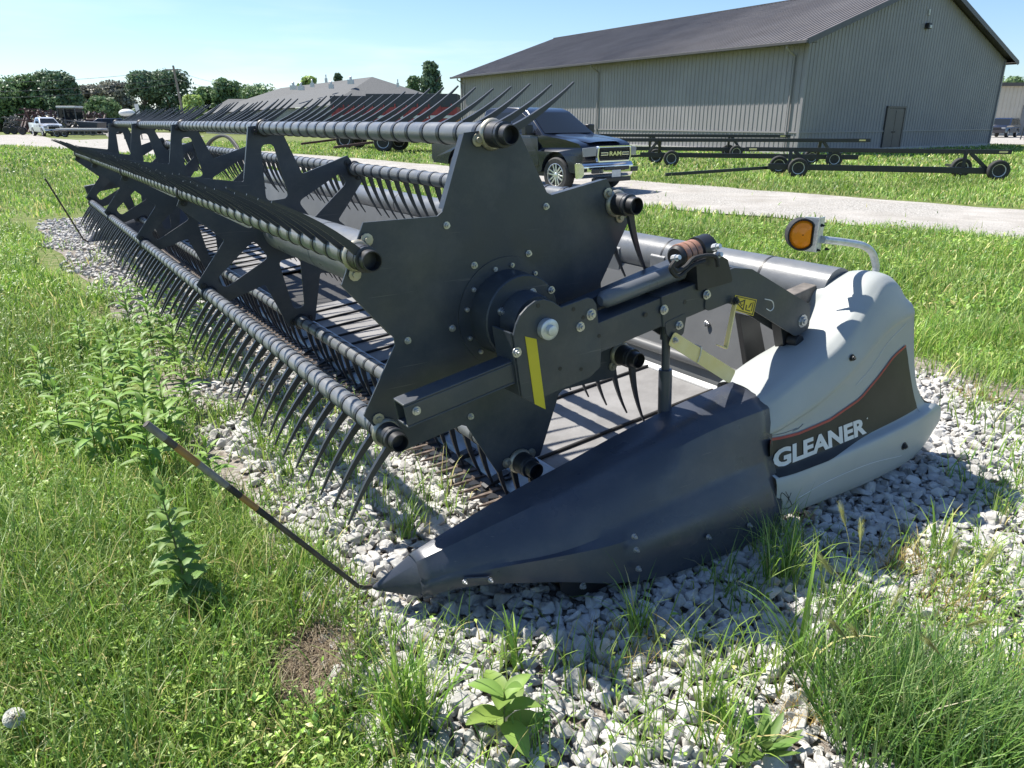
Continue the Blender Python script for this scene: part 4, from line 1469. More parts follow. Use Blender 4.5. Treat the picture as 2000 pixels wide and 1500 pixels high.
bp_ = [(-.63 + math.cos(a) * .125 * (1 + .3 * math.sin(3 * a + 1) + .15 * math.sin(7 * a)), 1.90 + math.sin(a) * .20 * (1 + .2 * math.sin(4 * a) + .12 * math.sin(9 * a))) for a in pa]
M['mud'] = ground_mat('dry_brown_soil', [(.10, .075, .055), (.17, .13, .10), (.075, .058, .045), (.20, .16, .125)], (14, 40, 6.0, 60))
sheet('bare_soil', bp_, -.012, M['mud'])
n = 1400
x = -.63 + NPR.normal(size=n) * .10
y = 1.90 + NPR.normal(size=n) * .16
V, F = blades(x, y, .03 + .07 * NPR.random(n), .0015 + .002 * NPR.random(n), NPR, .004 + .012 * NPR.random(n), 1.6, .4, 2)
T = np.array([(.30, .24, .15), (.40, .33, .22), (.20, .15, .10)])[NPR.integers(0, 3, n)]
V[:, 2] = np.clip(V[:, 2], .003, .03)
lit = fast_mesh('dead_grass', V, F, M['grassblade'], None, np.repeat(T, 6, 0))
tag(lit, 'dry dead grass lying on the bare brown patch', kind='stuff')

# ------------------------------------------------------------------ single plants
def weed(x, y, h, nl, LL, label, seed, lean=(0, 0), hue=(.12, .20, .045), wide=.42, group=None, droop=.35, name='leafy_weed'):
    rng = np.random.default_rng(seed)
    root = empty(name, (x, y, 0), 0, label, 'weed', group)
    mb = MB()
    top = np.array([lean[0], lean[1], h])
    stem = lambda t: np.array([lean[0] * t ** 1.6, lean[1] * t ** 1.6, h * t])
    mb.tube([stem(t) for t in np.linspace(0, 1, 8)], list(np.linspace(.0055, .0022, 8) * (h / .5) ** .5), 7)
    mb.build('stem', M['stem'], root)
    V, F, T, o = [], [], [], 0
    for i in range(nl):
        t = .14 + .86 * (i + rng.random() * .5) / nl
        p = stem(min(t, 1))
        a = i * 2.4 + rng.random() * .5
        L = LL * (1.1 - .65 * t) * (.8 + .4 * rng.random()) * (1 if i > 1 else .8)
        e0 = .75 - .5 * (1 - t) + .5 * (t > .9) + (rng.random() - .5) * .7
        k = 6
        d = np.array([math.cos(a), math.sin(a), 0])
        sd_ = np.array([-math.sin(a), math.cos(a), 0])
        pts = []
        q = p.copy()
        for j in range(k + 1):
            u = j / k
            wdt = L * wide * .5 * (math.sin(math.pi * min(1, u * .93 + .05)) ** .8) * (1 - .25 * u)
            if j == 0:
                wdt = L * .012
            el = e0 - u * droop * 2.6
            dirv = d * math.cos(el) + np.array([0, 0, math.sin(el)])
            up = np.array([0, 0, 1]) * math.cos(el) - d * math.sin(el)
            fold = up * wdt * .35
            pts += [q + sd_ * wdt + fold, q, q - sd_ * wdt + fold]
            q = q + dirv * L / k
        V += pts
        for j in range(k):
            b = o + j * 3
            F += [(b, b + 1, b + 4, b + 3), (b + 1, b + 2, b + 5, b + 4)]
        c = np.array(hue) * 1.3 * (.75 + .5 * rng.random()) * np.array([1 + .2 * (rng.random() - .5), 1, 1])
        T += [c * (1.18 if j_ % 3 == 1 else .92 + .16 * rng.random()) for j_ in range(len(pts))]
        o += len(pts)
    fast_mesh('foliage', V, F, M['plant'], root, np.array(T), True)
    return root
def tuft(x, y, n, h, w, label, seed, spread=.035, group=None, lean=.35, bend=.9, hue=1.0, heads=0, straw=.03, name='grass_tuft'):
    rng = np.random.default_rng(seed)
    root = empty(name, (x, y, 0), 0, label, 'grass tuft', group)
    bx, by = np.clip(rng.normal(size=(2, n)), -1.7, 1.7) * spread
    hh = h * (.45 + .6 * rng.random(n))
    V, F = blades(bx, by, hh, w * (.6 + .6 * rng.random(n)), rng, None, lean, bend, 6)
    T = tints(n, rng, straw, hue)
    fast_mesh('blades', V, F, M['grassblade'], root, np.repeat(T, 14, 0), True)
    for k in range(heads):
        a = rng.random() * 6.28
        st0 = np.array([rng.normal() * spread, rng.normal() * spread, 0])
        d = np.array([math.cos(a), math.sin(a), 0])
        H = h * (.95 + .3 * rng.random())
        path = [st0 + d * H * .32 * t ** 2 + np.array([0, 0, H * (t - .12 * t ** 3)]) for t in np.linspace(0, 1, 8)]
        mb = MB()
        mb.tube(path, .0011, 5)
        mb.build('seed_stalk', M['stem'], root)
        tv = path[-1] - path[-2]
        tv /= np.linalg.norm(tv)
        m = 130
        ts = rng.random(m)
        b0 = path[-1] + tv * (ts[:, None] * .055 - .01)
        o_ = rng.normal(size=(m, 3))
        o_ /= np.linalg.norm(o_, axis=1)[:, None]
        e = b0 + tv * .045 + o_ * .013 + np.array([0, 0, -.008])
        sdv = np.cross(o_, tv) * .0007
        V = np.stack([b0 - sdv, b0 + sdv, e + sdv * .4, e - sdv * .4], 1).reshape(-1, 3)
        F = np.arange(m * 4).reshape(-1, 4)
        fast_mesh('seed_head', V, F, M['seed'], root, np.tile(np.array([.40, .42, .17]) * (.8 + .4 * rng.random()), (m * 4, 1)))
    return root
M['stem'] = mat('green_stem', (.12, .16, .05), .6, 0, (.20, .19, .08), 20)
def G(u, v):
    return gp(u, v)
x, y = G(372, 1190)
weed(x, y, .44, 50, .125, 'tall single weed with broad leaves left of the striped rod, by the bare soil', 3, (-.06, .05), (.13, .21, .055), .42)
x, y = G(985, 1440)
weed(x, y, .17, 11, .17, 'low bright green nettle like weed alone on the stones at the bottom', 5, (0, 0), (.16, .25, .055), .55, None, .28)
x, y = G(1060, 1440)
weed(x, y, .16, 26, .035, 'small feathery upright weed right of the nettle like weed', 6, (0.01, 0), (.12, .22, .06), .5)
x, y = G(1490, 1485)
rt = weed(x, y, .06, 12, .16, 'broad leaved dock rosette on stones at the bottom edge', 7, (0, 0), (.10, .17, .04), .30, None, -.12, 'dock_rosette')
k = 0
for (u, v, h, nl, LL) in [(255, 640, .36, 22, .12), (300, 690, .40, 26, .13), (345, 735, .34, 22, .12), (225, 720, .32, 20, .12), (400, 650, .30, 18, .11), (285, 770, .38, 24, .13), (380, 700, .30, 18, .11),
                          (330, 600, .30, 18, .11), (210, 800, .34, 22, .12), (250, 880, .36, 24, .13), (300, 940, .34, 22, .13), (160, 700, .30, 18, .12), (420, 960, .22, 16, .10), (330, 870, .32, 22, .12), (120, 860, .28, 18, .12), (440, 700, .26, 16, .1), (350, 640, .32, 22, .12), (270, 580, .26, 18, .1), (320, 660, .34, 24, .12), (245, 760, .34, 22, .12), (190, 900, .32, 22, .12), (370, 800, .28, 20, .11), (90, 780, .28, 18, .12), (290, 830, .34, 22, .12)]:
    x, y = G(u, v)
    weed(x, y, h * 1.1, nl + 6, LL * 1.45, 'bright green leafy weed in the weedy patch along the front of the header', 20 + k, (0.02 * (k % 3 - 1), .01), (.155, .255, .055), .30, 'leafy weeds in front of the header')
    k += 1
for i, (u, v, n, h, w, lab) in enumerate([
        (790, 1050, 22, .26, .006, 'grass tuft on stones between the rod and the knife guards'),
        (895, 1000, 5, .16, .009, 'short sprig of wide grass just before the knife guards'),
        (440, 560, 60, .42, .005, 'tall spiky grass tuft under the middle of the lower finger bar'),
        (600, 640, 26, .26, .006, 'grass tuft under the lower finger bar by its second bracket'),
        (505, 830, 22, .24, .007, 'grass tuft on stones left of the last fingers'),
        (560, 930, 24, .22, .007, 'grass tuft left of the striped rod middle, on the stone edge'),
        (610, 1110, 70, .22, .006, 'dense grass tuft below the striped rod at the stone edge'),
        (800, 1420, 110, .36, .008, 'large arching grass tuft below the divider point'),
        (1000, 1300, 16, .26, .013, 'dark wide bladed grass in the divider shadow'),
        (1240, 1240, 26, .30, .006, 'thin dark grass tuft in shade under the divider'),
        (1480, 1330, 30, .24, .006, 'grass tuft half in sun right of the shaded stones'),
        (1390, 1400, 46, .28, .007, 'arching grass tuft at the edge of the shaded stones'),
        (1420, 1478, 40, .26, .008, 'pale wide grass tuft beside the dock rosette'),
        (1530, 1130, 90, .34, .006, 'dense dark grass tuft against the divider and end panel joint'),
        (1560, 1300, 30, .42, .010, 'tall wide bladed grass left of the big bushy tuft'),
        (1840, 1075, 7, .20, .012, 'sparse broad grass blades right of the end panel shadow'),
        (1950, 1010, 20, .14, .006, 'small grass tuft in sun far right below the end panel'),
        (1920, 780, 22, .30, .005, 'thin grass stems on stones behind the end panel')]):
    x, y = G(u, v)
    tuft(x, y, n, h, w, lab, 60 + i, .02 if n < 30 else .045, None, .4, .95)
x, y = G(1760, 1420)
tuft(x, y, 1500, .34, .0052, 'big bushy blue green grass tuft with pale seed heads in the right corner', 99, .13, None, .72, .55, np.array([.68, .76, 1.0]), 9, .03)
x, y = G(1930, 1480)
tuft(x, y, 800, .28, .0052, 'bushy grass tuft at the right edge beside the seed headed tuft', 101, .13, None, .8, .5, np.array([.72, .80, 1.0]), 0, .05)
x, y = G(1650, 1215)
tuft(x, y, 120, .28, .005, 'slim grass tuft with one pale head behind the big bushy tuft', 100, .06, None, .4, .7, .95, 2)
for i, (u, v, n, lab) in enumerate([(1765, 1100, 170, 'dry orange brown grass clump at the edge of the end panel shadow'), (1870, 1185, 150, 'dry tan grass clump on stones right of the big bushy tuft'),
                                     (1915, 775, 200, 'dry straw coloured grass patch on stones behind the end panel'), (1560, 1400, 70, 'few dry straw stems on stones left of the big bushy tuft'), (1230, 1275, 110, 'flattened brown dead grass in the divider shadow')]):
    x, y = G(u, v)
    tuft(x, y, n, .11, .003, lab, 140 + i, .07 if i != 3 else .04, None, 1.1, .6, np.array([.62, .52, .42]), 0, .92, 'dry_grass_tuft')
# dandelion clock
x, y = G(52, 1480)
dl = empty('dandelion', (x, y, 0), 0, 'white dandelion seed head on a thin stalk in the grass, bottom left', 'dandelion')
mb = MB()
mb.tube([(0, 0, 0), (-.004, .004, .06), (-.012, .01, .125)], .0016, 6)
mb.build('stalk', M['stem'], dl)
m = 700
o_ = NPR.normal(size=(m, 3))
o_ /= np.linalg.norm(o_, axis=1)[:, None]
c0 = np.array([-.012, .01, .127])
sdv = np.cross(o_, NPR.normal(size=(m, 3)))
sdv = sdv / np.linalg.norm(sdv, axis=1)[:, None]
V = np.stack([c0 + o_ * .004 - sdv * .0004, c0 + o_ * .004 + sdv * .0004, c0 + o_ * .026 + sdv * .0030, c0 + o_ * .026 - sdv * .0030], 1).reshape(-1, 3)
fast_mesh('seed_head', V, np.arange(m * 4).reshape(-1, 4), M['seed'], dl, np.tile((.9, .89, .84), (m * 4, 1)))

# ================================================================== BUILDINGS
def ribbed(mb, o, ux, nrm, L, hfun, rib=.305, depth=.028, z0=0.0, x0=0.0):
    """standing ribbed sheet from o along ux, top height hfun(x)"""
    prof = []
    x = x0
    while x < L:
        for dx, d in ((0, 0), (rib * .74, 0), (rib * .80, depth), (rib * .92, depth), (rib * .98, 0)):
            if x + dx <= L:
                prof.append((x + dx, d))
        x += rib
    prof.append((L, 0))
    lo = [Vector(o) + Vector(ux) * x + Vector(nrm) * d + Vector((0, 0, z0)) for x, d in prof]
    hi = [Vector(o) + Vector(ux) * x + Vector(nrm) * d + Vector((0, 0, hfun(x))) for x, d in prof]
    mb.grid([lo, hi])
EV = 5.30
c0 = Vector((14.25, 39.0, 0))
e0 = Vector((31.73, 51.99, 0))
gx = (e0 - c0).normalized()
WG = (e0 - c0).length
lx = Vector((-.513, .858, 0)).normalized()
LL_ = 36.4
gn = Vector((gx.y, -gx.x, 0))          # gable faces the camera
ln = Vector((-lx.y, lx.x, 0))          # long side faces left
if ln.x > 0:
    ln = -ln
RISE = WG / 2 * 0.323
shed = empty('machine_shed', c0, 0, 'long grey green ribbed metal machine shed with dark brown roof', 'building')
loc = lambda v: Vector(v) - c0
mb = MB()
ribbed(mb, loc(c0), lx, ln, LL_, lambda x: EV)
mb.build('long_wall', M['siding'], shed, False, recalc=False)
mb = MB()
ribbed(mb, loc(c0), gx, gn, WG, lambda x: EV + RISE * (1 - abs(x / WG * 2 - 1)))
gw = mb.build('gable_wall', M['siding'], shed, False, recalc=False)
mb = MB()
ribbed(mb, loc(e0), lx, -ln, LL_, lambda x: EV)
ribbed(mb, loc(c0 + lx * LL_), gx, -gn, WG, lambda x: EV + RISE * (1 - abs(x / WG * 2 - 1)))
mb.build('rear_wall', M['siding'], shed, False, recalc=False)
# roof: two ribbed planes with overhang
OV, OG = .82, .52
ridge0 = c0 + gx * WG / 2 + Vector((0, 0, EV + RISE + .12))
def roof_plane(mb, eave, inn):
    """eave: start point of the eave line (gable end), inn: horizontal inward direction"""
    run = WG / 2 + OV
    sl = RISE / (WG / 2)
    n = int((LL_ + 2 * OG) / .305)
    rows_lo, rows_hi = [], []
    nrm = Vector((-inn.x * sl, -inn.y * sl, 1)).normalized()
    for i in range(n):
        for dx, d in ((0, 0), (.225, 0), (.245, .04), (.28, .04), (.30, 0)):
            p = eave + lx * (i * .305 + dx) + nrm * d
            rows_lo.append(p)
            rows_hi.append(p + inn * run + Vector((0, 0, sl * run)))
    mb.grid([rows_lo, rows_hi])
zE = EV + .12 - OV * RISE / (WG / 2)
mb = MB()
roof_plane(mb, loc(c0 - gx * OV - lx * OG + Vector((0, 0, zE))), gx)
roof_plane(mb, loc(e0 + gx * OV - lx * OG + Vector((0, 0, zE))), -gx)
rf = mb.build('roof', M['metal_roof'], shed, False, recalc=False)
mb = MB()
mb.beam(loc(ridge0 - lx * OG), loc(ridge0 + lx * (LL_ + OG)), .35, .06)
mb.build('ridge_cap', M['trim_dark'], rf, False)
for a_, d_ in ((c0 - gx * OV, gx), (e0 + gx * OV, -gx)):
    mb = MB()
    p = loc(a_ + Vector((0, 0, zE - .05)))
    mb.beam(p - lx * OG - d_ * .06, p + lx * (LL_ + OG) - d_ * .06, .13, .15)
    mb.build('gutter', M['trim_dark'], rf, False, .02)
    mb = MB()
    run = WG / 2 + OV
    q = p - lx * OG
    mb.beam(q + Vector((0, 0, .0)), q + d_ * run + Vector((0, 0, RISE / (WG / 2) * run + .02)), .03, .26)
    mb.build('barge_board', M['trim_dark'], rf, False)
    mb = MB()      # soffit of the eave and of the verge
    mb.grid([[p + d_ * .02 - lx * OG, p + d_ * .02 + lx * (LL_ + OG)], [p + d_ * (OV + .02) - lx * OG, p + d_ * (OV + .02) + lx * (LL_ + OG)]])
    mb.grid([[p - lx * (OG - .02) + Vector((0, 0, .0)), p - lx * (OG - .02) + d_ * run + Vector((0, 0, RISE / (WG / 2) * run))], [p + lx * .02, p + lx * .02 + d_ * run + Vector((0, 0, RISE / (WG / 2) * run))]])
    mb.build('soffit', M['trim_dark'], rf, False, recalc=False)
# corner trim, wainscot line, foundation, downspouts
for pnt in (c0, e0, c0 + lx * LL_):
    mb = MB()
    q = loc(pnt) + (gn + ln) * .03
    mb.box(q + Vector((0, 0, EV / 2)), (.14, .14, EV), Matrix.Rotation(math.atan2(gx.y, gx.x), 3, 'Z'))
    mb.build('corner_trim', M['siding'], shed, False)
for a_, d_, n_, L_ in ((c0, lx, ln, LL_), (c0, gx, gn, WG)):
    mb = MB()
    mb.beam(loc(a_) + n_ * .035 + Vector((0, 0, 1.05)), loc(a_) + d_ * L_ + n_ * .035 + Vector((0, 0, 1.05)), .035, .07)
    mb.build('wainscot_trim', M['siding'], shed, False)
    mb = MB()
    mb.beam(loc(a_) + n_ * .06 + Vector((0, 0, .06)), loc(a_) + d_ * L_ + n_ * .06 + Vector((0, 0, .06)), .16, .22)
    mb.build('foundation', M['concrete'], shed, False)
for t in (.7, 16.5, LL_ - .6):
    mb = MB()
    q = loc(c0) + lx * t + ln * .09
    mb.tube([q + ln * (OV - .2) + Vector((0, 0, zE - .12)), q + ln * (OV - .2) + Vector((0, 0, zE - .25)), q + Vector((0, 0, EV - .7)), q + Vector((0, 0, .25)), q + ln * .2 + Vector((0, 0, .15))], .055, 8)
    mb.build('downspout', M['siding'], shed)
# double door in the gable, wall lamp above
dx0, dx1 = 8.15, 9.95
dr = MB()
R_g = Matrix.Rotation(math.atan2(gx.y, gx.x), 3, 'Z')
q = loc(c0) + gx * ((dx0 + dx1) / 2) + gn * .045
dr.box(q + Vector((0, 0, 1.12)), (dx1 - dx0, .06, 2.24), R_g)
door = dr.build('double_door', M['door_brown'], shed, False, .01)
for w_, zz, h_ in ((0, 1.1, 2.1),):
    mb = MB()
    mb.box(q + gn * .033 + Vector((0, 0, zz)), (.03, .01, h_), R_g)
    mb.build('door_gap', M['black'], door, False)
for sgn in (-1, 1):
    mb = MB()
    mb.box(q + gx * sgn * .12 + gn * .05 + Vector((0, 0, 1.0)), (.12, .06, .05), R_g)
    mb.build('door_handle', M['black'], door, False)
mb = MB()
for a, b, w_ in (((dx0 - .06), 2.26, 'v'), ((dx1 + .06), 2.26, 'v')):
    mb.box(loc(c0) + gx * a + gn * .05 + Vector((0, 0, 1.14)), (.10, .09, 2.3), R_g)
mb.box(loc(c0) + gx * (dx0 + dx1) / 2 + gn * .05 + Vector((0, 0, 2.32)), (dx1 - dx0 + .22, .09, .1), R_g)
mb.build('door_frame', M['trim_dark'], door, False)
mb = MB()
q = loc(c0) + gx * 10.9 + gn * .14 + Vector((0, 0, 6.55))
mb.box(q, (.34, .22, .3), R_g)
lampw = mb.build('wall_lamp', M['black'], shed, False, .04)
mb = MB()
mb.box(q + gx * .06 + gn * .10 + Vector((0, 0, -.04)), (.22, .04, .16), R_g)
mb.build('lamp_lens', M['stripe'], lampw, False, .02)
mb = MB()
mb.box(loc(c0) + gx * 10.9 + gn * .05 + Vector((0, 0, 7.25)), (.12, .08, .3), R_g)
mb.build('wall_sensor', M['stripe'], shed, False, .02)

# tan shed to the far right
a0_, a1_ = at(1932, 262, 88), at(2080, 262, 88)
ts = empty('tan_shed', (a0_.x, 88, 0), 0, 'pale tan ribbed metal shed beyond the navy SUV', 'building')
mb = MB()
ribbed(mb, (0, 0, 0), Vector((1, 0, 0)), Vector((0, -1, 0)), 22, lambda x: 5.2, .45, .05)
ribbed(mb, (0, 0, 0), Vector((0, 1, 0)), Vector((-1, 0, 0)), 14, lambda x: 5.2, .45, .05)
mb.build('wall', M['tan_siding'], ts, False, recalc=False)
mb = MB()
mb.box((11, 7, 5.35), (22.8, 15, .35))
mb.build('roof', M['trim_dark'], ts, False)
mb = MB()
mb.box((3.9, -.08, 1.6), (1.6, .1, 3.2))
mb.build('door', M['grey_wall'], ts, False)

# grey hip-roofed building behind the wagons
HY = 88.0
def hp(u, v, dy=0):
    return at(u, v, HY + dy)
hse = empty('hip_roofed_building', (hp(650, 230).x, HY, 0), 0, 'low grey building with broad grey shingled hip roof behind the wagons', 'building')
hl = lambda p: Vector(p) - Vector(hse.location)
pk, rl = hp(727, 150, 6), hp(548, 172, 14)
eR, eM, eL = hp(872, 196, 2), hp(640, 206, -6), hp(395, 222, 14)
bk = hp(860, 196, 26)
bl = hp(420, 218, 34)
mb = MB()
mb.add([hl(p) for p in (pk, rl, eR, eM, eL, bk, bl)], [(0, 3, 2), (0, 1, 4, 3), (0, 2, 5), (0, 5, 6, 1), (1, 6, 4)])
hr = mb.build('roof', M['shingle'], hse, False)
mb = MB()
for a, b in ((eL, eM), (eM, eR), (eR, bk)):
    p, q = hl(a), hl(b)
    ofs = Vector((0, .5, 0))
    mb.grid([[p + ofs + Vector((0, 0, -p.z)), q + ofs + Vector((0, 0, -q.z))], [p + ofs - Vector((0, 0, .05)), q + ofs - Vector((0, 0, .05))]])
mb.build('wall', M['grey_wall'], hse, False, recalc=False)
for (u, v, w) in [(573, 171, .5), (588, 172, .5), (610, 166, .3), (685, 160, .5), (647, 169, .4), (637, 157, .2), (777, 166, .2)]:
    P = hl(hp(u, v, 1))
    mb = MB()
    mb.box(P, (w * 1.3, w, .45))
    mb.lathe(P + Vector((0, 0, .1)), (0, 0, 1), [(0, w * .3), (.4, w * .3), (.41, w * .4), (.5, .05)], 8)
    mb.build('roof_vent', M['galv'], hr, False)
for i in range(9):
    P = hl(hp(450 + i * 21, 219 - i * 1.2, 3))
    mb = MB()
    mb.box(P + Vector((0, 0, -1.5)), (.9, .1, 1.1))
    mb.build('window', M['glass'], hse, False)
# small roof left of it
q0 = at(462, 186, 110)
h2 = empty('small_grey_house', (q0.x, 110, 0), 0, 'small grey roofed house just left of the hip roofed building', 'building')
mb = MB()
mb.add([(-1.2, 0, 4.4), (6, 0, 4.4), (-3, -4, 2.6), (8, -4, 2.6), (-3, 4, 2.6), (8, 4, 2.6)], [(0, 1, 3, 2), (0, 4, 5, 1), (0, 2, 4), (1, 5, 3)])
mb.build('roof', M['shingle'], h2, False)
mb = MB()
mb.box2((-2.6, -3.6, 0), (7.6, 3.6, 2.58))
mb.build('wall', M['stripe'], h2, False)
q0 = at(15, 235, 125)
h3 = empty('left_edge_house', (q0.x, 125, 0), 0, 'grey roofed house at the left edge of the yard', 'building')
mb = MB()
mb.add([(-6, 0, 4.1), (1.2, 0, 4.1), (-8, -4, 2.0), (3.2, -4, 2.0), (-8, 4, 2.0), (3.2, 4, 2.0)], [(0, 1, 3, 2), (0, 4, 5, 1), (0, 2, 4), (1, 5, 3)])
mb.build('roof', M['shingle'], h3, False)
mb = MB()
mb.box2((-7.5, -3.6, -.2), (2.8, 3.6, 1.98))
mb.build('wall', M['grey_wall'], h3, False)
q0, q1 = at(62, 232, 118), at(207, 232, 118)
h4 = empty('cream_low_shed', (q0.x, 118, 0), 0, 'long low cream coloured shed behind the parked machinery', 'building')
mb = MB()
mb.box2((0, 0, 0), (q1.x - q0.x, 6, 1.9))
mb.build('wall', M['cream'], h4, False)
mb = MB()
mb.add([(-.3, -.4, 1.9), (q1.x - q0.x + .3, -.4, 1.9), (q1.x - q0.x + .3, 3, 3.0), (-.3, 3, 3.0), (-.3, 6.4, 1.9), (q1.x - q0.x + .3, 6.4, 1.9)], [(0, 1, 2, 3), (3, 2, 5, 4)])
mb.build('roof', M['cream'], h4, False)

# ================================================================== TREES
def tree(u0, u1, vt, Y, label, seed, hue=(.045, .085, .022), vb=None, n=9000, name='tree', conic=False, leaf=.40):
    rng = np.random.default_rng(seed)
    a, b = at(u0, vt, Y), at(u1, vt, Y)
    xc, R, H = (a.x + b.x) / 2, (b.x - a.x) / 2 * 1.25, a.z
    root = empty(name, (xc, Y, 0), 0, label, 'tree', 'trees along the horizon')
    mb = MB()
    tr = .05 * H
    mb.tube([(0, 0, 0), (.1, 0, H * .25), (0, .1, H * .5), (0, 0, H * .8)], [tr, tr * .75, tr * .5, tr * .15], 8)
    for k in range(7):
        an = k * 2.4
        z0 = H * (.25 + .07 * k)
        mb.tube([(0, 0, z0), (math.cos(an) * R * .4, math.sin(an) * R * .4, z0 + H * .15), (math.cos(an) * R * .75, math.sin(an) * R * .75, z0 + H * .22)], [tr * .4, tr * .25, tr * .06], 6)
    mb.build('trunk', M['bark'], root)
    nb = 60
    lo = H * (.04 if vb is None else vb)
    z = lo + (H - lo) * rng.random(nb) ** .8
    t = (z - lo) / (H - lo)
    env = (1 - t) * .95 + .14 if conic else np.sqrt(np.clip(1 - (1.9 * t - .80) ** 2 * .80, .08, 1))
    ang = rng.random(nb) * 6.283
    rr = R * env * np.sqrt(rng.random(nb)) * .92
    bx, by = np.cos(ang) * rr, np.sin(ang) * rr * .8
    br = (.22 + .20 * rng.random(nb)) * R * (.8 if conic else 1.05)
    z = np.minimum(z, H - br * .8)
    k = rng.integers(0, nb, n)
    o = rng.normal(size=(n, 3))
    o /= np.linalg.norm(o, axis=1)[:, None]
    rad = br[k] * (.35 + .95 * rng.random(n) ** 1.3)
    P = np.stack([bx[k], by[k], z[k]], 1) + o * rad[:, None] * np.array([1, 1, .85])
    P[:, 2] = np.maximum(P[:, 2], .2)
    L = leaf * (.6 + .8 * rng.random(n)) * (Y / 100) ** .5
    nrm = o + rng.normal(size=(n, 3)) * .6
    nrm /= np.linalg.norm(nrm, axis=1)[:, None]
    t1 = np.cross(nrm, rng.normal(size=(n, 3)))
    t1 /= np.linalg.norm(t1, axis=1)[:, None]
    t2 = np.cross(nrm, t1)
    L = L[:, None]
    V = np.stack([P - t1 * L * .5, P + t2 * L * .36, P + t1 * L * .5, P - t2 * L * .36], 1).reshape(-1, 3)
    clump = (.65 + .7 * rng.random(nb))[k]
    T = (np.array(hue)[None] * 3.4 + .018) * clump[:, None] * (.75 + .5 * rng.random((n, 1)))  # hue lifted and greyed: distance haze put into the leaf colour
    fast_mesh('crown', V, np.arange(n * 4).reshape(-1, 4), M['treeleaf'], root, np.repeat(T, 4, 0))
    return root
DK, MG, GY, YG = (.034, .054, .028), (.044, .070, .028), (.064, .066, .050), (.11, .145, .04)
for i, (u0, u1, vt, Y, hue, lab) in enumerate([
        (-70, 30, 155, 120, MG, 'mid green tree cut by the left edge'),
        (5, 75, 147, 122, MG, 'mid green tree, second from the left edge'),
        (52, 112, 139, 124, DK, 'tall dark tree, highest of the left clump'),
        (80, 138, 141, 121, DK, 'dark tree behind the tractor cab'),
        (112, 156, 150, 120, DK, 'narrow dark pointed tree at the right end of the left clump'),
        (146, 205, 168, 128, GY, 'dull grey green tree between the two dark clumps'),
        (190, 250, 160, 132, GY, 'dull brownish tree next to the dark clump with the pole'),
        (168, 222, 190, 110, MG, 'low green tree in front of the dull grey trees'),
        (246, 300, 141, 118, DK, 'dark tree left of the leaning utility pole'),
        (285, 362, 138, 120, DK, 'dark round tree behind the leaning utility pole'),
        (355, 395, 188, 108, YG, 'small yellow green tree right of the leaning pole'),
        (370, 430, 172, 130, MG, 'mid green tree left of the thin far pole'),
        (415, 462, 154, 128, MG, 'taller green tree just left of the thin far pole'),
        (455, 540, 168, 150, MG, 'low far tree above the small grey house'),
        (586, 618, 150, 125, YG, 'bright yellow green tree top above the grey roof'),
        (650, 668, 144, 130, DK, 'tiny dark tree top above the grey roof'),
        (783, 830, 150, 122, MG, 'green tree left of the pointed dark tree by the big shed'),
        (812, 870, 122, 120, DK, 'dark pointed tree beside the left end of the machine shed'),
        (1945, 2000, 152, 130, MG, 'green tree top above the tan shed'),
        (860, 905, 195, 118, YG, 'low light green bush at the left end of the machine shed')]):
    tree(u0, u1, vt, Y, lab, 200 + i, hue, None, 9000, 'tree', 'pointed' in lab)
# far wood closing the horizon
V, T = [], []
rng = np.random.default_rng(77)
n = 26000
fx = -330 + 660 * rng.random(n)
fz = rng.random(n) ** .8 * (3.0 + 3.5 * vnoise(fx, fx * 0, 9, 51))
fy = 250 + rng.random(n) * 12
P = np.stack([fx, fy, fz], 1)
t1 = rng.normal(size=(n, 3)); t1 /= np.linalg.norm(t1, axis=1)[:, None]
t2 = np.cross(t1, rng.normal(size=(n, 3))); t2 /= np.linalg.norm(t2, axis=1)[:, None]
V = np.stack([P - t1 * .8, P + t2 * .5, P + t1 * .8, P - t2 * .5], 1).reshape(-1, 3)
T = np.array([.06, .085, .035])[None] * (.7 + .6 * rng.random((n, 1)))
fw_ = fast_mesh('far_wood', V, np.arange(n * 4).reshape(-1, 4), M['treeleaf'], None, np.repeat(T, 4, 0))
tag(fw_, 'low far line of woodland along the horizon', kind='stuff')

# ------------------------------------------------------------------ poles and wires
def pole(u, v, Y, lean, label, r=.14):
    p = at(u, v, Y)
    root = empty('utility_pole', (p.x + lean, Y, 0), 0, label, 'pole', 'utility poles')
    mb = MB()
    mb.tube([(0, 0, 0), (-lean, 0, p.z)], [r, r * .75], 8)
    mb.build('pole', M['wood'], root)
    mb = MB()
    mb.box((-lean, 0, p.z - .45), (1.8, .1, .12))
    mb.build('crossarm', M['wood'], root, False)
    return Vector((p.x, Y, p.z - .45))
pA = pole(338, 128, 95, .55, 'leaning wooden utility pole before the dark round tree', .17)
pB = pole(462, 158, 140, 0, 'thin far utility pole above the small grey house')
pC = at(-140, 160, 80)
for k, (a, b) in enumerate([(pC, pA), (pC + Vector((0, 0, -.9)), pA + Vector((0, 0, -.9))), (pA, pB), (pA + Vector((0, 0, -.9)), pB + Vector((0, 0, -.9))), (pC + Vector((0, 0, -1.5)), pA + Vector((0, 0, -1.5)))]):
    mb = MB()
    mb.tube([a.lerp(b, t) + Vector((0, 0, -4 * .5 * t * (1 - t))) for t in np.linspace(0, 1, 14)], .018, 5)
    w_ = mb.build('power_line', M['wire'])
    tag(w_, ['upper wire from the left edge to the leaning pole', 'second wire from the left edge to the leaning pole', 'upper wire between the leaning pole and the far pole', 'lower wire between the leaning pole and the far pole', 'lowest wire from the left edge to the leaning pole'][k], 'wire', 'power lines')

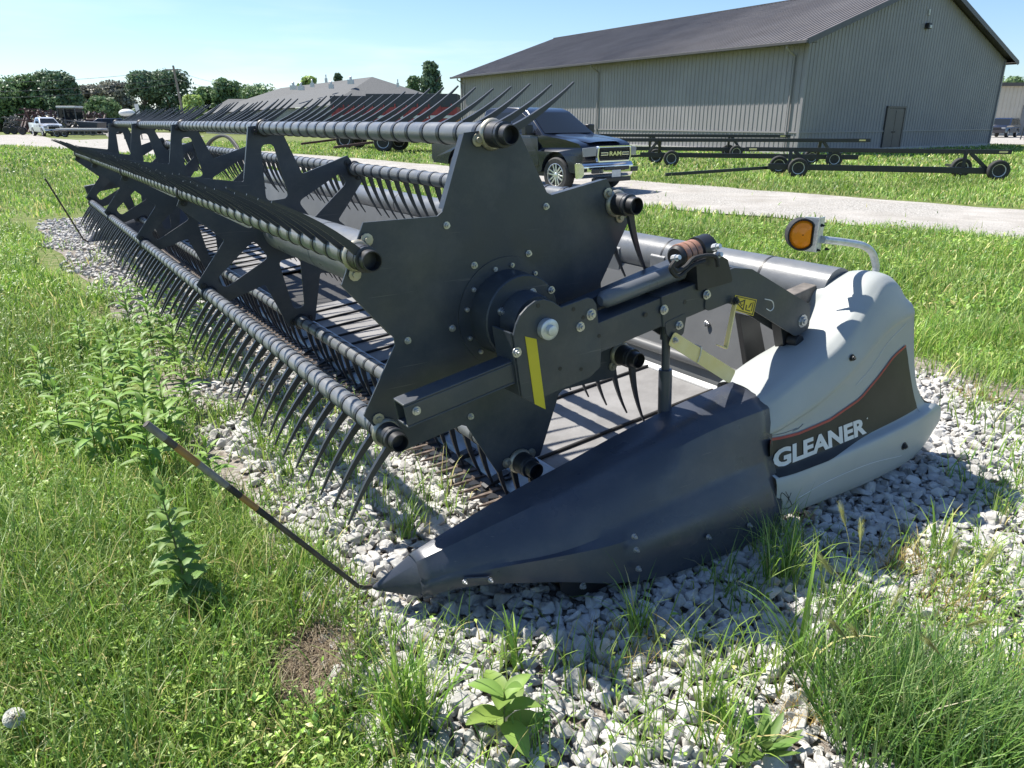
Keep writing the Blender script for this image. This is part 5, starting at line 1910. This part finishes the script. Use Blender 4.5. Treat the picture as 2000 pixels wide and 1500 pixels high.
# ================================================================== VEHICLES
def wheel(parent, c, ax, R, w, rim_m, style='alloy', name='wheel'):
    """c centre, ax outward axle direction"""
    ax = Vector(ax).normalized()
    c = Vector(c)
    b = c - ax * w / 2
    mb = MB()
    mb.lathe(b, ax, [(0, R * .62), (0, R * .90), (w * .10, R * .98), (w * .25, R), (w * .75, R), (w * .90, R * .98), (w, R * .90), (w * .98, R * .64), (w * .8, R * .62)], 36)
    ty = mb.build(name, M['tyre'], parent)
    mb = MB()
    if style == 'alloy':
        mb.lathe(b, ax, [(w * .30, .02), (w * .30, R * .60), (w * .98, R * .645), (w * .99, R * .62), (w * .90, R * .60), (w * .5, R * .57), (w * .45, R * .1)], 30)
        rm = mb.build('rim', M[rim_m], ty)
        x = ax.cross(Vector((0, 0, 1))).normalized()
        z = Vector((0, 0, 1))
        mb = MB()
        for k in range(6):
            a = k * math.pi / 3 + .3
            d = x * math.cos(a) + z * math.sin(a)
            s_ = x * -math.sin(a) + z * math.cos(a)
            o = b + ax * w * .86
            for sg in (-1, 1):
                p0, p1 = o + d * R * .10 + s_ * R * .05 * sg, o + d * R * .60 + s_ * R * .12 * sg + ax * .0
                mb.beam(p0, p1, R * .09, .03, ax)
        mb.lathe(b, ax, [(w * .80, R * .15), (w * .93, R * .14), (w * .95, R * .05)], 16)
        mb.build('rim_spoke', M[rim_m], ty, True, .004)
        mb = MB()
        mb.lathe(b, ax, [(w * .62, R * .45), (w * .64, R * .45)], 24)
        mb.build('brake_disc', M['black'], ty)
    else:
        mb.lathe(b, ax, [(w * .30, .02), (w * .85, R * .60), (w * .92, R * .62), (w * .80, R * .56), (w * .55, R * .42), (w * .60, R * .2), (w * .75, R * .17), (w * .76, .01)], 28)
        rm = mb.build('rim', M[rim_m], ty)
        mb = MB()
        x = ax.cross(Vector((0, 0, 1))).normalized()
        for k in range(6):
            a = k * math.pi / 3
            d = x * math.cos(a) + Vector((0, 0, 1)) * math.sin(a)
            mb.lathe(b + d * R * .29, ax, [(w * .57, R * .04), (w * .66, R * .04)], 8)
        mb.build('wheel_nut', M['black'], ty)
    return ty
def arch(cx_, R, n=10, z=.42):
    a0 = math.asin((.46 - z) / R) if abs(.46 - z) < R else 0
    return [(cx_ + R * math.cos(a), z + R * math.sin(a)) for a in np.linspace(math.pi - a0 if False else math.pi, 0, n)]
def front_round(mb, x0, k, x1=None, k1=0):
    for i, p in enumerate(mb.v):
        x, y, z = p
        if x > x0:
            f = 1 - k * (x - x0) ** 2
            mb.v[i] = (x - .25 * abs(y) ** 2.2 * (x - x0), y * f, z)
        if x1 is not None and x < x1:
            mb.v[i] = (x, y * (1 - k1 * (x1 - x) ** 2), z)
def hwc(z, b, t, zb, zt):
    u = min(max((z - zb) / (zt - zb), 0), 1)
    return b + (t - b) * u ** 1.15
def pickup(loc, heading, label, paint, detail=True):
    root = empty('pickup_truck', loc, math.atan2(heading[1], heading[0]), label, 'pickup truck')
    FA, RA = 1.84, -1.84
    prof = [(2.66, .46), (2.78, .60), (2.78, .86), (2.75, 1.04), (2.66, 1.12), (2.2, 1.205), (1.75, 1.25), (1.30, 1.305), (.4, 1.31), (-1.04, 1.32), (-1.06, 1.375), (-3.02, 1.385), (-3.06, 1.34), (-3.06, .62), (-2.95, .52)]
    prof += [(RA - .52 + 0, .50)] + [(RA + .50 * math.cos(a), .44 + .50 * math.sin(a)) for a in np.linspace(math.pi - .12, .12, 12)] + [(RA + .52, .48)]
    prof += [(FA - .52, .46)] + [(FA + .50 * math.cos(a), .44 + .50 * math.sin(a)) for a in np.linspace(math.pi - .12, .12, 12)] + [(FA + .52, .48)]
    PW = lambda x, z, t: (x, t * (.985 - .06 * max(0, (.85 - z)) - .05 * max(0, z - 1.12) * 2), z)
    mb = MB()
    mb.prism(prof, -1, 1, PW)
    front_round(mb, 1.9, .16)
    mb.build('body', M[paint], root, True, .055, 50, 3)
    mb = MB()       # hood power bulge
    mb.grid([[(x, y, z + (.045 if abs(y) < .5 else 0.0)) for y in (-.60, -.48, 0, .48, .60)] for x, z in ((2.56, 1.125), (2.2, 1.19), (1.75, 1.235), (1.36, 1.28))])
    mb.build('hood', M[paint], root, True, 0, 60, subsurf=2)
    # dark box inside the arches
    mb = MB()
    mb.box2((-2.5, -.80, .35), (2.45, .80, .95))
    mb.build('chassis', M['black'], root, False)
    # cab
    zb, zt = 1.29, 1.93
    cab = [(1.36, zb), (.62, 1.84), (.38, zt - .01), (-.2, zt + .015), (-.80, zt - .01), (-.98, 1.86), (-1.10, zb)]
    W_ = lambda off: (lambda x, z, t: (x, t * (hwc(z, .93, .70, zb, zt) + off), z))
    mb = MB()
    mb.prism(cab, -1, 1, W_(0))
    mb.build('cab', M[paint], root, True, .05, 50, 3)
    mb = MB()
    for q in [(1.30, 1.335), (.655, 1.815)]:
        pass
    wsx = lambda z: 1.36 - (z - zb) * (1.36 - .62) / (1.84 - zb)
    rows = []
    for z in np.linspace(1.335, 1.815, 5):
        h = hwc(z, .93, .70, zb, zt) - .085
        rows.append([(wsx(z) + .012 + .035 * (1 - (y / h) ** 2), y, z + .006) for y in np.linspace(-h, h, 9)])
    mb.grid(rows)
    mb.build('windshield', M['glass'], root, True, 0, 60, recalc=False)
    for sg in (-1, 1):
        for poly in ([(1.10, 1.345), (.60, 1.72), (.42, 1.80), (.16, 1.82), (.16, 1.345)], [(.08, 1.345), (.08, 1.82), (-.62, 1.80), (-.72, 1.72), (-.80, 1.345)]):
            mb = MB()
            mb.prism(round_poly(poly, .04, 3), .0, 1, lambda x, z, t: (x, sg * (hwc(z, .93, .70, zb, zt) - .004 + .009 * t), z))
            mb.build('side_window', M['glass'], root, False)
        for poly in ([(1.26, .60), (1.22, 1.27), (.14, 1.28), (.14, .60)], [(.10, .60), (.10, 1.28), (-1.0, 1.285), (-1.0, 1.0), (-.98, .60)]):
            mb = MB()
            mb.prism(round_poly(poly, .06, 3), .0, 1, lambda x, z, t: (x, sg * (PW(x, z, 1)[1] + .010 * t - .002), z))
            d = mb.build('door', M[paint], root, True, .008, 40)
            mb = MB()
            xh = poly[2][0] + .16 if poly[2][0] > 0 else poly[2][0] + .12
            mb.box((xh, sg * 1.0, 1.16), (.24, .05, .04))
            mb.build('handle', M[paint], d, False, .012)
        mb = MB()
        mb.box((.98, sg * 1.10, 1.42), (.16, .24, .24))
        mb.box((1.02, sg * .98, 1.34), (.10, .16, .05))
        mi = mb.build('mirror', M['black'], root, True, .03)
        wheel(root, (FA, sg * .86, .41), (0, sg, 0), .41, .28, 'rim')
        wheel(root, (RA, sg * .86, .41), (0, sg, 0), .41, .28, 'rim')
        # headlamp
        mb = MB()
        mb.prism([(.02, .02), (.34, .0), (.36, .19), (.0, .22)], 0, 1, lambda a, b, t: (2.62 + .13 - .0 - (.42 - a) * .0 - .33 * (a if False else 0) - .40 * max(0, (a - .0)) ** 1.3 + .03 * t, sg * (.60 + a), .84 + b))
        mb.build('headlight', M['headlamp'], root, True, .012)
        mb = MB()
        mb.box((2.84, sg * .70, .53), (.04, .26, .11))
        fb = mb.build('fog_lamp', M['black'], root, False, .02)
    # grille
    GX = 2.80
    gr_ = [(-.56, .715), (.56, .715), (.60, .84), (.58, 1.075), (-.58, 1.075), (-.60, .84)]
    YZ = lambda a, b, t: (GX + t - .05 * a * a, a, b)
    mb = MB()
    mb.prism(round_poly(gr_, .05, 4), -.05, .02, YZ, [round_poly([(-.525, .748), (.525, .748), (.562, .845), (.542, 1.038), (-.542, 1.038), (-.562, .845)], .04, 4)])
    gs = mb.build('grille_surround', M['chrome'], root, True, .01)
    mb = MB()
    mb.prism(round_poly([(-.52, .750), (.52, .750), (.55, .85), (.53, 1.03), (-.53, 1.03), (-.55, .85)], .04, 4), -.04, -.018, YZ)
    for zz in np.linspace(.785, .995, 7):
        mb.box((GX - .015, 0, zz), (.02, 1.0, .010))
    for yy in np.linspace(-.48, .48, 17):
        mb.box((GX - .014, yy, .89), (.018, .010, .24))
    mb.build('grille_mesh', M['black'], root, False)
    if detail:
        mb = MB()
        for sg in (-1, 1):
            mb.box((GX + .012, sg * .375, 0.925), (.02, .25, .022))
            mb.box((GX + .012, sg * .375, .875), (.02, .25, .022))
            mb.box((GX + .012, sg * .26, .90), (.02, .022, .07))
        mb.build('grille_bar', M['chrome'], root, False, .004)
        vs, fs = text_polys('RAM', .03)
        mb = MB()
        mb.add([(GX + .026, (a - .5) * .42, .852 + b * .098) for a, b in vs], fs)
        mb.build('lettering', M['chrome'], root, False, recalc=False)
    # bumper, plate
    mb = MB()
    mb.prism(round_poly([(2.60, .34), (2.80, .36), (2.88, .44), (2.88, .62), (2.80, .69), (2.55, .69)], .04, 3), -1, 1, lambda x, z, t: (x, t * .97, z))
    front_round(mb, 1.9, .10)
    mb.build('front_bumper', M['chrome'], root, True, .03, 50, 2)
    mb = MB()
    mb.box((2.885, 0, .575), (.03, .90, .085))
    mb.box((2.74, 0, .31), (.12, 1.3, .10))
    mb.build('bumper_intake', M['black'], root, False, .02)
    mb = MB()
    mb.box((2.92, -.05, .46), (.012, .31, .16))
    mb.build('licence_plate', M['stripe'], root, False, .003)
    mb = MB()
    mb.prism(round_poly([(-3.02, .50), (-3.20, .52), (-3.22, .70), (-3.05, .72)], .02, 2), -.95, .95, lambda x, z, t: (x, t, z))
    mb.build('rear_bumper', M['chrome'], root, True, .02)
    for sg in (-1, 1):
        mb = MB()
        mb.box((-3.055, sg * .90, 1.10), (.05, .12, .34))
        mb.build('tail_light', M['wagon_red'], root, False, .02)
    return root
P_ = pickup((.52, 20.25, -.01), (.672, -.74), 'black crew cab pickup with chrome grille and bumper parked on the gravel road', 'truck_paint')
# pale smudges on the front door are not modelled
qx = at(94, 263, 86)
pickup((qx.x, 86, 0), (.70, -.71), 'silver white pickup facing the camera among the machinery, far left', 'white_paint', False)
def suv(loc, heading, label, paint):
    root = empty('suv', loc, math.atan2(heading[1], heading[0]), label, 'car')
    FA, RA = 1.55, -1.55
    prof = [(2.45, .42), (2.56, .55), (2.54, .95), (2.40, 1.08), (1.4, 1.16), (-2.45, 1.20), (-2.55, 1.0), (-2.55, .5), (-2.4, .42)]
    prof += [(RA + .45 * math.cos(a), .40 + .45 * math.sin(a)) for a in np.linspace(math.pi - .1, .1, 12)]
    prof += [(FA + .45 * math.cos(a), .40 + .45 * math.sin(a)) for a in np.linspace(math.pi - .1, .1, 12)]
    mb = MB()
    mb.prism(prof, -1, 1, lambda x, z, t: (x, t * .98, z))
    front_round(mb, 1.7, .2)
    mb.build('body', M[paint], root, True, .06, 50, 3)
    zb, zt = 1.14, 1.86
    cab = [(1.40, zb), (.55, 1.80), (.3, zt), (-2.1, zt), (-2.35, 1.75), (-2.5, zb)]
    mb = MB()
    mb.prism(cab, -1, 1, lambda x, z, t: (x, t * hwc(z, .94, .74, zb, zt), z))
    mb.build('cab', M[paint], root, True, .06, 50, 3)
    mb = MB()
    mb.grid([[(1.40 - (z - zb) * 1.288 + .012, y * (hwc(z, .94, .74, zb, zt) - .1), z) for y in (-1, 0, 1)] for z in (1.2, 1.75)])
    mb.build('windshield', M['glass'], root, False, recalc=False)
    for sg in (-1, 1):
        for poly in ([(1.05, 1.2), (.42, 1.72), (.0, 1.76), (.0, 1.2)], [(-.08, 1.2), (-.08, 1.76), (-1.05, 1.76), (-1.1, 1.2)], [(-1.18, 1.2), (-1.14, 1.76), (-2.05, 1.74), (-2.2, 1.2)]):
            mb = MB()
            mb.prism(round_poly(poly, .04, 2), 0, 1, lambda x, z, t: (x, sg * (hwc(z, .94, .74, zb, zt) - .004 + .009 * t), z))
            mb.build('side_window', M['glass'], root, False)
        wheel(root, (FA, sg * .84, .38), (0, sg, 0), .38, .26, 'rim')
        wheel(root, (RA, sg * .84, .38), (0, sg, 0), .38, .26, 'rim')
        mb = MB()
        mb.box((2.46, sg * .68, .88), (.14, .36, .16))
        mb.build('headlight', M['headlamp'], root, False, .03)
        mb = MB()
        mb.box((-2.5, sg * .86, 1.05), (.12, .16, .4))
        mb.build('tail_light', M['wagon_red'], root, False, .03)
    mb = MB()
    mb.box((-2.47, 0, 1.5), (.06, 1.3, .45))
    mb.build('rear_window', M['glass'], root, False, .02)
    mb = MB()
    mb.box((2.55, 0, .85), (.04, 1.0, .22))
    mb.build('grille', M['black'], root, False, .02)
    return root
qx = at(1955, 268, 80)
suv((qx.x, 80, 0), (-.72, -.69), 'dark navy SUV parked in front of the tan shed, far right', 'suv_paint')
qx = at(203, 250, 98)
suv((qx.x, 98, 0), (-.95, -.3), 'dark SUV parked among the machinery, left of the white tank', 'suv_paint')

# ------------------------------------------------------------------ header transport trailers
def header_trailer(label, rail, low, wheels, tongue, posts, sticker):
    b0 = at(*low[0])
    root = empty('header_trailer', (b0.x, b0.y, 0), 0, label, 'trailer', 'black header transport trailers on the grass')
    L3 = lambda q: at(*q) - Vector((b0.x, b0.y, 0))
    a, b = L3(rail[0]), L3(rail[1])
    mb = MB()
    mb.beam(a, b, .07, .12)
    rl_ = mb.build('top_rail', M['trailer'], root, False, .008)
    dirx = (b - a).normalized()
    side = Vector((-dirx.y, dirx.x, 0)).normalized()
    mb = MB()
    mb.beam(a + side * .5 - Vector((0, 0, .05)), b + side * .5 - Vector((0, 0, .05)), .05, .06)
    mb.build('rear_rail', M['trailer'], root, False, .006)
    c, d = L3(low[0]), L3(low[1])
    mb = MB()
    mb.beam(c, d, .12, .17)
    mb.build('main_beam', M['trailer'], root, False, .01)
    for (x0, x1) in posts:
        mb = MB()
        p = c.lerp(d, x0)
        q = a + dirx * ((p - a).dot(dirx))
        mb.beam(p + Vector((0, 0, .05)), q, .10, .10)
        mb.beam(p + dirx * x1 + Vector((0, 0, .06)), q + dirx * x1 * .2 + Vector((0, 0, -.04)), .06, .10)
        mb.beam(q + side * -.05, q + side * .55, .08, .08)
        mb.build('upright', M['trailer'], root, False, .008)
    for (u, v, Y) in wheels:
        R = .285
        p = L3((u, v, Y))
        p.z = R
        wheel(root, p, (-side.x, -side.y, 0), R, .19, 'white_rim', 'steel')
        mb = MB()
        mb.beam(p, p + side * 1.5, .07, .07)
        mb.build('axle', M['trailer'], root, False)
    if tongue:
        mb = MB()
        mb.beam(L3(tongue[0]), L3(tongue[1]), .08, .09)
        mb.build('tongue', M['trailer'], root, False, .008)
    for t in sticker:
        mb = MB()
        p = a.lerp(b, t) - side * .037
        mb.box(p, (.22, .004, .05), Matrix.Rotation(math.atan2(dirx.y, dirx.x), 3, 'Z'))
        mb.build('reflector_sticker', M['zinc_paint'], rl_, False)
    return root
header_trailer('black header trailer nearest the road, with long tongue lying on the grass', [(1456, 291, 23.6), (1976, 297, 21.9)], [(1500, 325, 23.4), (1935, 334, 22.0)],
               [(1558, 334, 23.0), (1948, 341, 21.8), (1521, 322, 24.5), (1877, 326, 23.2)], [(1506, 327, 23.6), (1300, 341, 22.6)], [(.10, .55), (.88, .6)], [.03, .97])
header_trailer('black header trailer in the middle, between the other two trailers', [(1190, 273, 29.4), (1700, 274, 28.0)], [(1250, 302, 29.4), (1676, 307, 28.2)],
               [(1311, 311, 28.8), (1629, 311, 28.2), (1281, 304, 30.3), (1585, 305, 29.8)], [(1252, 304, 29.4), (1120, 312, 29.8)], [(.09, -.4), (.82, .5)], [.97])
header_trailer('black header trailer farthest from the road, close to the shed wall', [(1170, 264, 36.0), (1544, 266, 34.8)], [(1240, 290, 36.0), (1484, 292, 35.0)],
               [(1438, 294, 34.7), (1422, 291, 36.2)], None, [(.12, .5), (.75, .5)], [.96])

# ------------------------------------------------------------------ grain wagons behind the pickup
def wagon(label, u0, u1, vt, vb, Y, wheels, tongue):
    a, b = at(u0, vt, Y), at(u1, vt, Y)
    Hh = a.z
    root = empty('grain_wagon', ((a.x + b.x) / 2, Y, 0), 0, label, 'wagon', 'maroon grain wagons')
    Wd = b.x - a.x
    zb = .75
    mb = MB()
    mb.prism([(-Wd / 2, zb + .9), (-Wd / 2, Hh - .62), (Wd / 2, Hh - .62), (Wd / 2, zb + .9), (Wd / 2 - .6, zb), (-Wd / 2 + .6, zb)], 0, 2.5, lambda x, z, t: (x, t, z))
    body = mb.build('body', M['wagon_red'], root, False, .02)
    mb = MB()
    mb.box2((-Wd / 2 - .03, -.03, Hh - .66), (Wd / 2 + .03, 2.53, Hh))
    mb.build('side_extension', M['wagon_black'], root, False, .02)
    mb = MB()
    for k in range(8):
        x = -Wd / 2 + Wd * (k + .5) / 8
        mb.box((x, -.03, (Hh + zb) / 2), (.07, .06, Hh - zb - 1.0))
    mb.build('side_rib', M['wagon_red'], body, False)
    for x0, x1 in ((-.44, -.10), (.0, .18), (.2, .47)):
        mb = MB()
        mb.box2((Wd * x0, -.07, Hh - 1.22), (Wd * x1, -.062, Hh - 1.08))
        mb.build('pale_stripe', M['stripe'], body, False)
    mb = MB()
    mb.box2((-Wd / 2 + .5, .4, .55), (Wd / 2 - .3, 2.1, .78))
    mb.build('undercarriage', M['black'], root, False)
    for (u, v, dy) in wheels:
        p = at(u, v, Y + dy)
        wheel(root, (p.x - root.location.x, dy, .52), (0, -1, 0), .52, .45, 'white_rim', 'steel')
    if tongue:
        p, q = at(*tongue[0]), at(*tongue[1])
        mb = MB()
        lp_ = lambda P: P - Vector((root.location.x, Y, 0))
        mb.beam(lp_(p), lp_(q), .12, .12)
        mb.build('tongue', M['machine_red'], root, False)
    return root
wagon('maroon grain wagon with black top and white rimmed wheel behind the pickup', 715, 892, 183, 290, 42, [(749, 280, 0), (868, 280, 0), (780, 280, 2.0)], [(728, 278, 42), (652, 288, 40.5)])
wagon('farther maroon grain wagon, left of and partly behind the first one', 645, 724, 187, 284, 47, [(674, 274, 0), (700, 274, 2.0)], [(660, 272, 47), (588, 281, 45.5)])

# ------------------------------------------------------------------ machinery yard, far left
def frame_stack(name, label, u0, u1, vt, Y, seed, m='machine_red', D_=3.0):
    rng = random.Random(seed)
    a, b = at(u0, vt, Y), at(u1, vt, Y)
    Wd, Hh = b.x - a.x, a.z
    root = empty(name, (a.x, Y, 0), 0, label, 'farm machine')
    mb = MB()
    for k in range(12):
        x = Wd * k / 11
        mb.beam((x, rng.uniform(0, D_), .3), (x + rng.uniform(-.2, .2), rng.uniform(0, D_), Hh * rng.uniform(.8, 1)), .16, .16)
    for k in range(9):
        z = Hh * (.15 + .095 * k)
        y = rng.uniform(0, D_)
        mb.beam((0, y, z), (Wd, y, z + rng.uniform(-.2, .2)), .14, .14)
    mb.build('folded_frame', M[m], root, False)
    mb = MB()
    for k in range(44):
        x, y, z = rng.uniform(0, Wd), rng.uniform(-.2, D_), Hh * rng.uniform(.2, .95)
        mb.tube([(x, y, z), (x + rng.uniform(-.2, .2), y - .2, z - .25), (x + rng.uniform(-.2, .2), y - .1, z - .55)], .04, 5)
    mb.build('tine_row', M['machine_grey'], root)
    for k in range(2):
        wheel(root, (Wd * (.25 + .5 * k), -.2, .45), (0, -1, 0), .45, .3, 'machine_grey', 'steel')
    return root
frame_stack('folded_harrow', 'tall dark red folded implement left of the silver pickup', 24, 70, 208, 92, 1)
frame_stack('folded_cultivator', 'rusty red folded implement behind the silver pickup', 70, 106, 212, 100, 2)
frame_stack('disc_frame', 'dark tangled implement frame right of the silver pickup', 116, 150, 232, 90, 3, 'machine_grey')
frame_stack('planter_frame', 'dark red low implement right of the tractor cab', 150, 186, 216, 104, 4)
frame_stack('row_unit_frame', 'grey low implement at the left edge of the yard', 2, 30, 226, 96, 8, 'machine_grey')
p = at(135, 250, 98)
tr = empty('tractor', (p.x, 98, 0), 0, 'tractor with pale glazed cab standing in the machinery yard', 'tractor')
top_ = at(135, 207, 98).z
mb = MB()
mb.box2((-1.2, 0, top_ - .25), (1.2, 1.9, top_))
mb.build('cab_roof', M['stripe'], tr, False, .06)
mb = MB()
mb.box2((-1.05, .1, top_ - 1.75), (1.05, 1.8, top_ - .27))
mb.build('cab_glass', M['glass'], tr, False, .03)
mb = MB()
for x in (-1.08, -.3, 1.08):
    mb.beam((x, .05, top_ - 1.8), (x, .05, top_ - .2), .1, .1)
mb.build('cab_pillar', M['machine_grey'], tr, False)
mb = MB()
mb.box2((.9, .3, .9), (3.4, 1.6, top_ - 1.5))
mb.build('bonnet', M['machine_red'], tr, False, .1)
mb = MB()
mb.box2((-1.6, .3, .7), (2.8, 1.6, 1.2))
mb.build('chassis', M['black'], tr, False)
for x, R in ((-.7, .95), (2.6, .65)):
    for y in (-.2, 2.1):
        wheel(tr, (x, y, R), (0, -1 if y < 1 else 1, 0), R, .5, 'machine_red', 'steel')
# black hopper, low flat trailer, tank, sign
a, b = at(148, 237, 88), at(190, 237, 88)
hp_ = empty('black_hopper', (a.x, 88, 0), 0, 'long low dark box wagon in front of the dark SUV', 'wagon')
mb = MB()
W2 = b.x - a.x
mb.prism([(0, a.z), (W2, a.z - .1), (W2 - .2, .7), (.3, .7)], 0, 2, lambda x, z, t: (x, t, z))
mb.build('body', M['wagon_black'], hp_, False, .02)
for x in (.6, W2 - .7):
    wheel(hp_, (x, -.1, .4), (0, -1, 0), .4, .3, 'machine_grey', 'steel')
a, b = at(102, 256, 80), at(205, 254, 80)
ft = empty('flat_trailer', (a.x, 80, 0), 0, 'low flat trailer with pale deck in front of the machinery', 'trailer')
W2 = b.x - a.x
mb = MB()
mb.box2((0, 0, .55), (W2, 2.2, .68))
mb.build('deck', M['dusty'], ft, False, .02)
mb = MB()
for k in range(9):
    mb.box((W2 * (k + .5) / 9, -.02, .38), (.12, .1, .34))
mb.box((W2 / 2, .0, .25), (W2, .1, .1))
mb.build('side_frame', M['machine_grey'], ft, False)
for x in (.5, 1.3):
    wheel(ft, (x, -.12, .33), (0, -1, 0), .33, .24, 'white_rim', 'steel')
mb = MB()
mb.box2((W2 * .05, .2, .69), (W2 * .9, 1.6, .85))
mb.build('cargo_board', M['stripe'], ft, False, .02)
p = at(248, 221, 72)
tk = empty('white_tank', (p.x, 72, 0), 0, 'small white oval tank on a dark stand beyond the far end of the header', 'tank')
mb = MB()
mb.sphere((0, 0, p.z), (.72, .5, .36), 20, 12)
mb.build('tank_shell', M['decal_white'], tk)
mb = MB()
for x in (-.45, .45):
    for y in (-.3, .3):
        mb.beam((x, y, 0), (x * .8, y * .8, p.z - .15), .07, .07)
mb.box((0, 0, p.z - .38), (1.2, .8, .08))
mb.build('stand', M['black'], tk, False)
p = at(268, 213, 70)
sg = empty('white_sign', (p.x, 70, 0), 0, 'narrow white upright sign board right of the white tank', 'sign')
mb = MB()
mb.box((0, 0, p.z), (.34, .04, .85), Matrix.Rotation(-.1, 3, 'Y'))
mb.build('sign_board', M['decal_white'], sg, False, .005)
mb = MB()
mb.beam((0, .05, 0), (0, .05, p.z), .08, .06)
mb.build('post', M['wood'], sg, False)
p = at(1992, 275, 70)
sp = empty('sign_posts', (p.x, 70, 0), 0, 'group of dark thin posts at the right edge by the yard', 'posts')
for k in range(3):
    mb = MB()
    mb.beam((.35 * k, 0, 0), (.25 + .35 * k, 0, 2.3 - .2 * k), .07, .07)
    mb.build('post', M['black'], sp, False)
mb = MB()
mb.box((.7, -.06, 2.2), (1.0, .04, .9))
mb.build('sign_board', M['trim_dark'], sp, False)
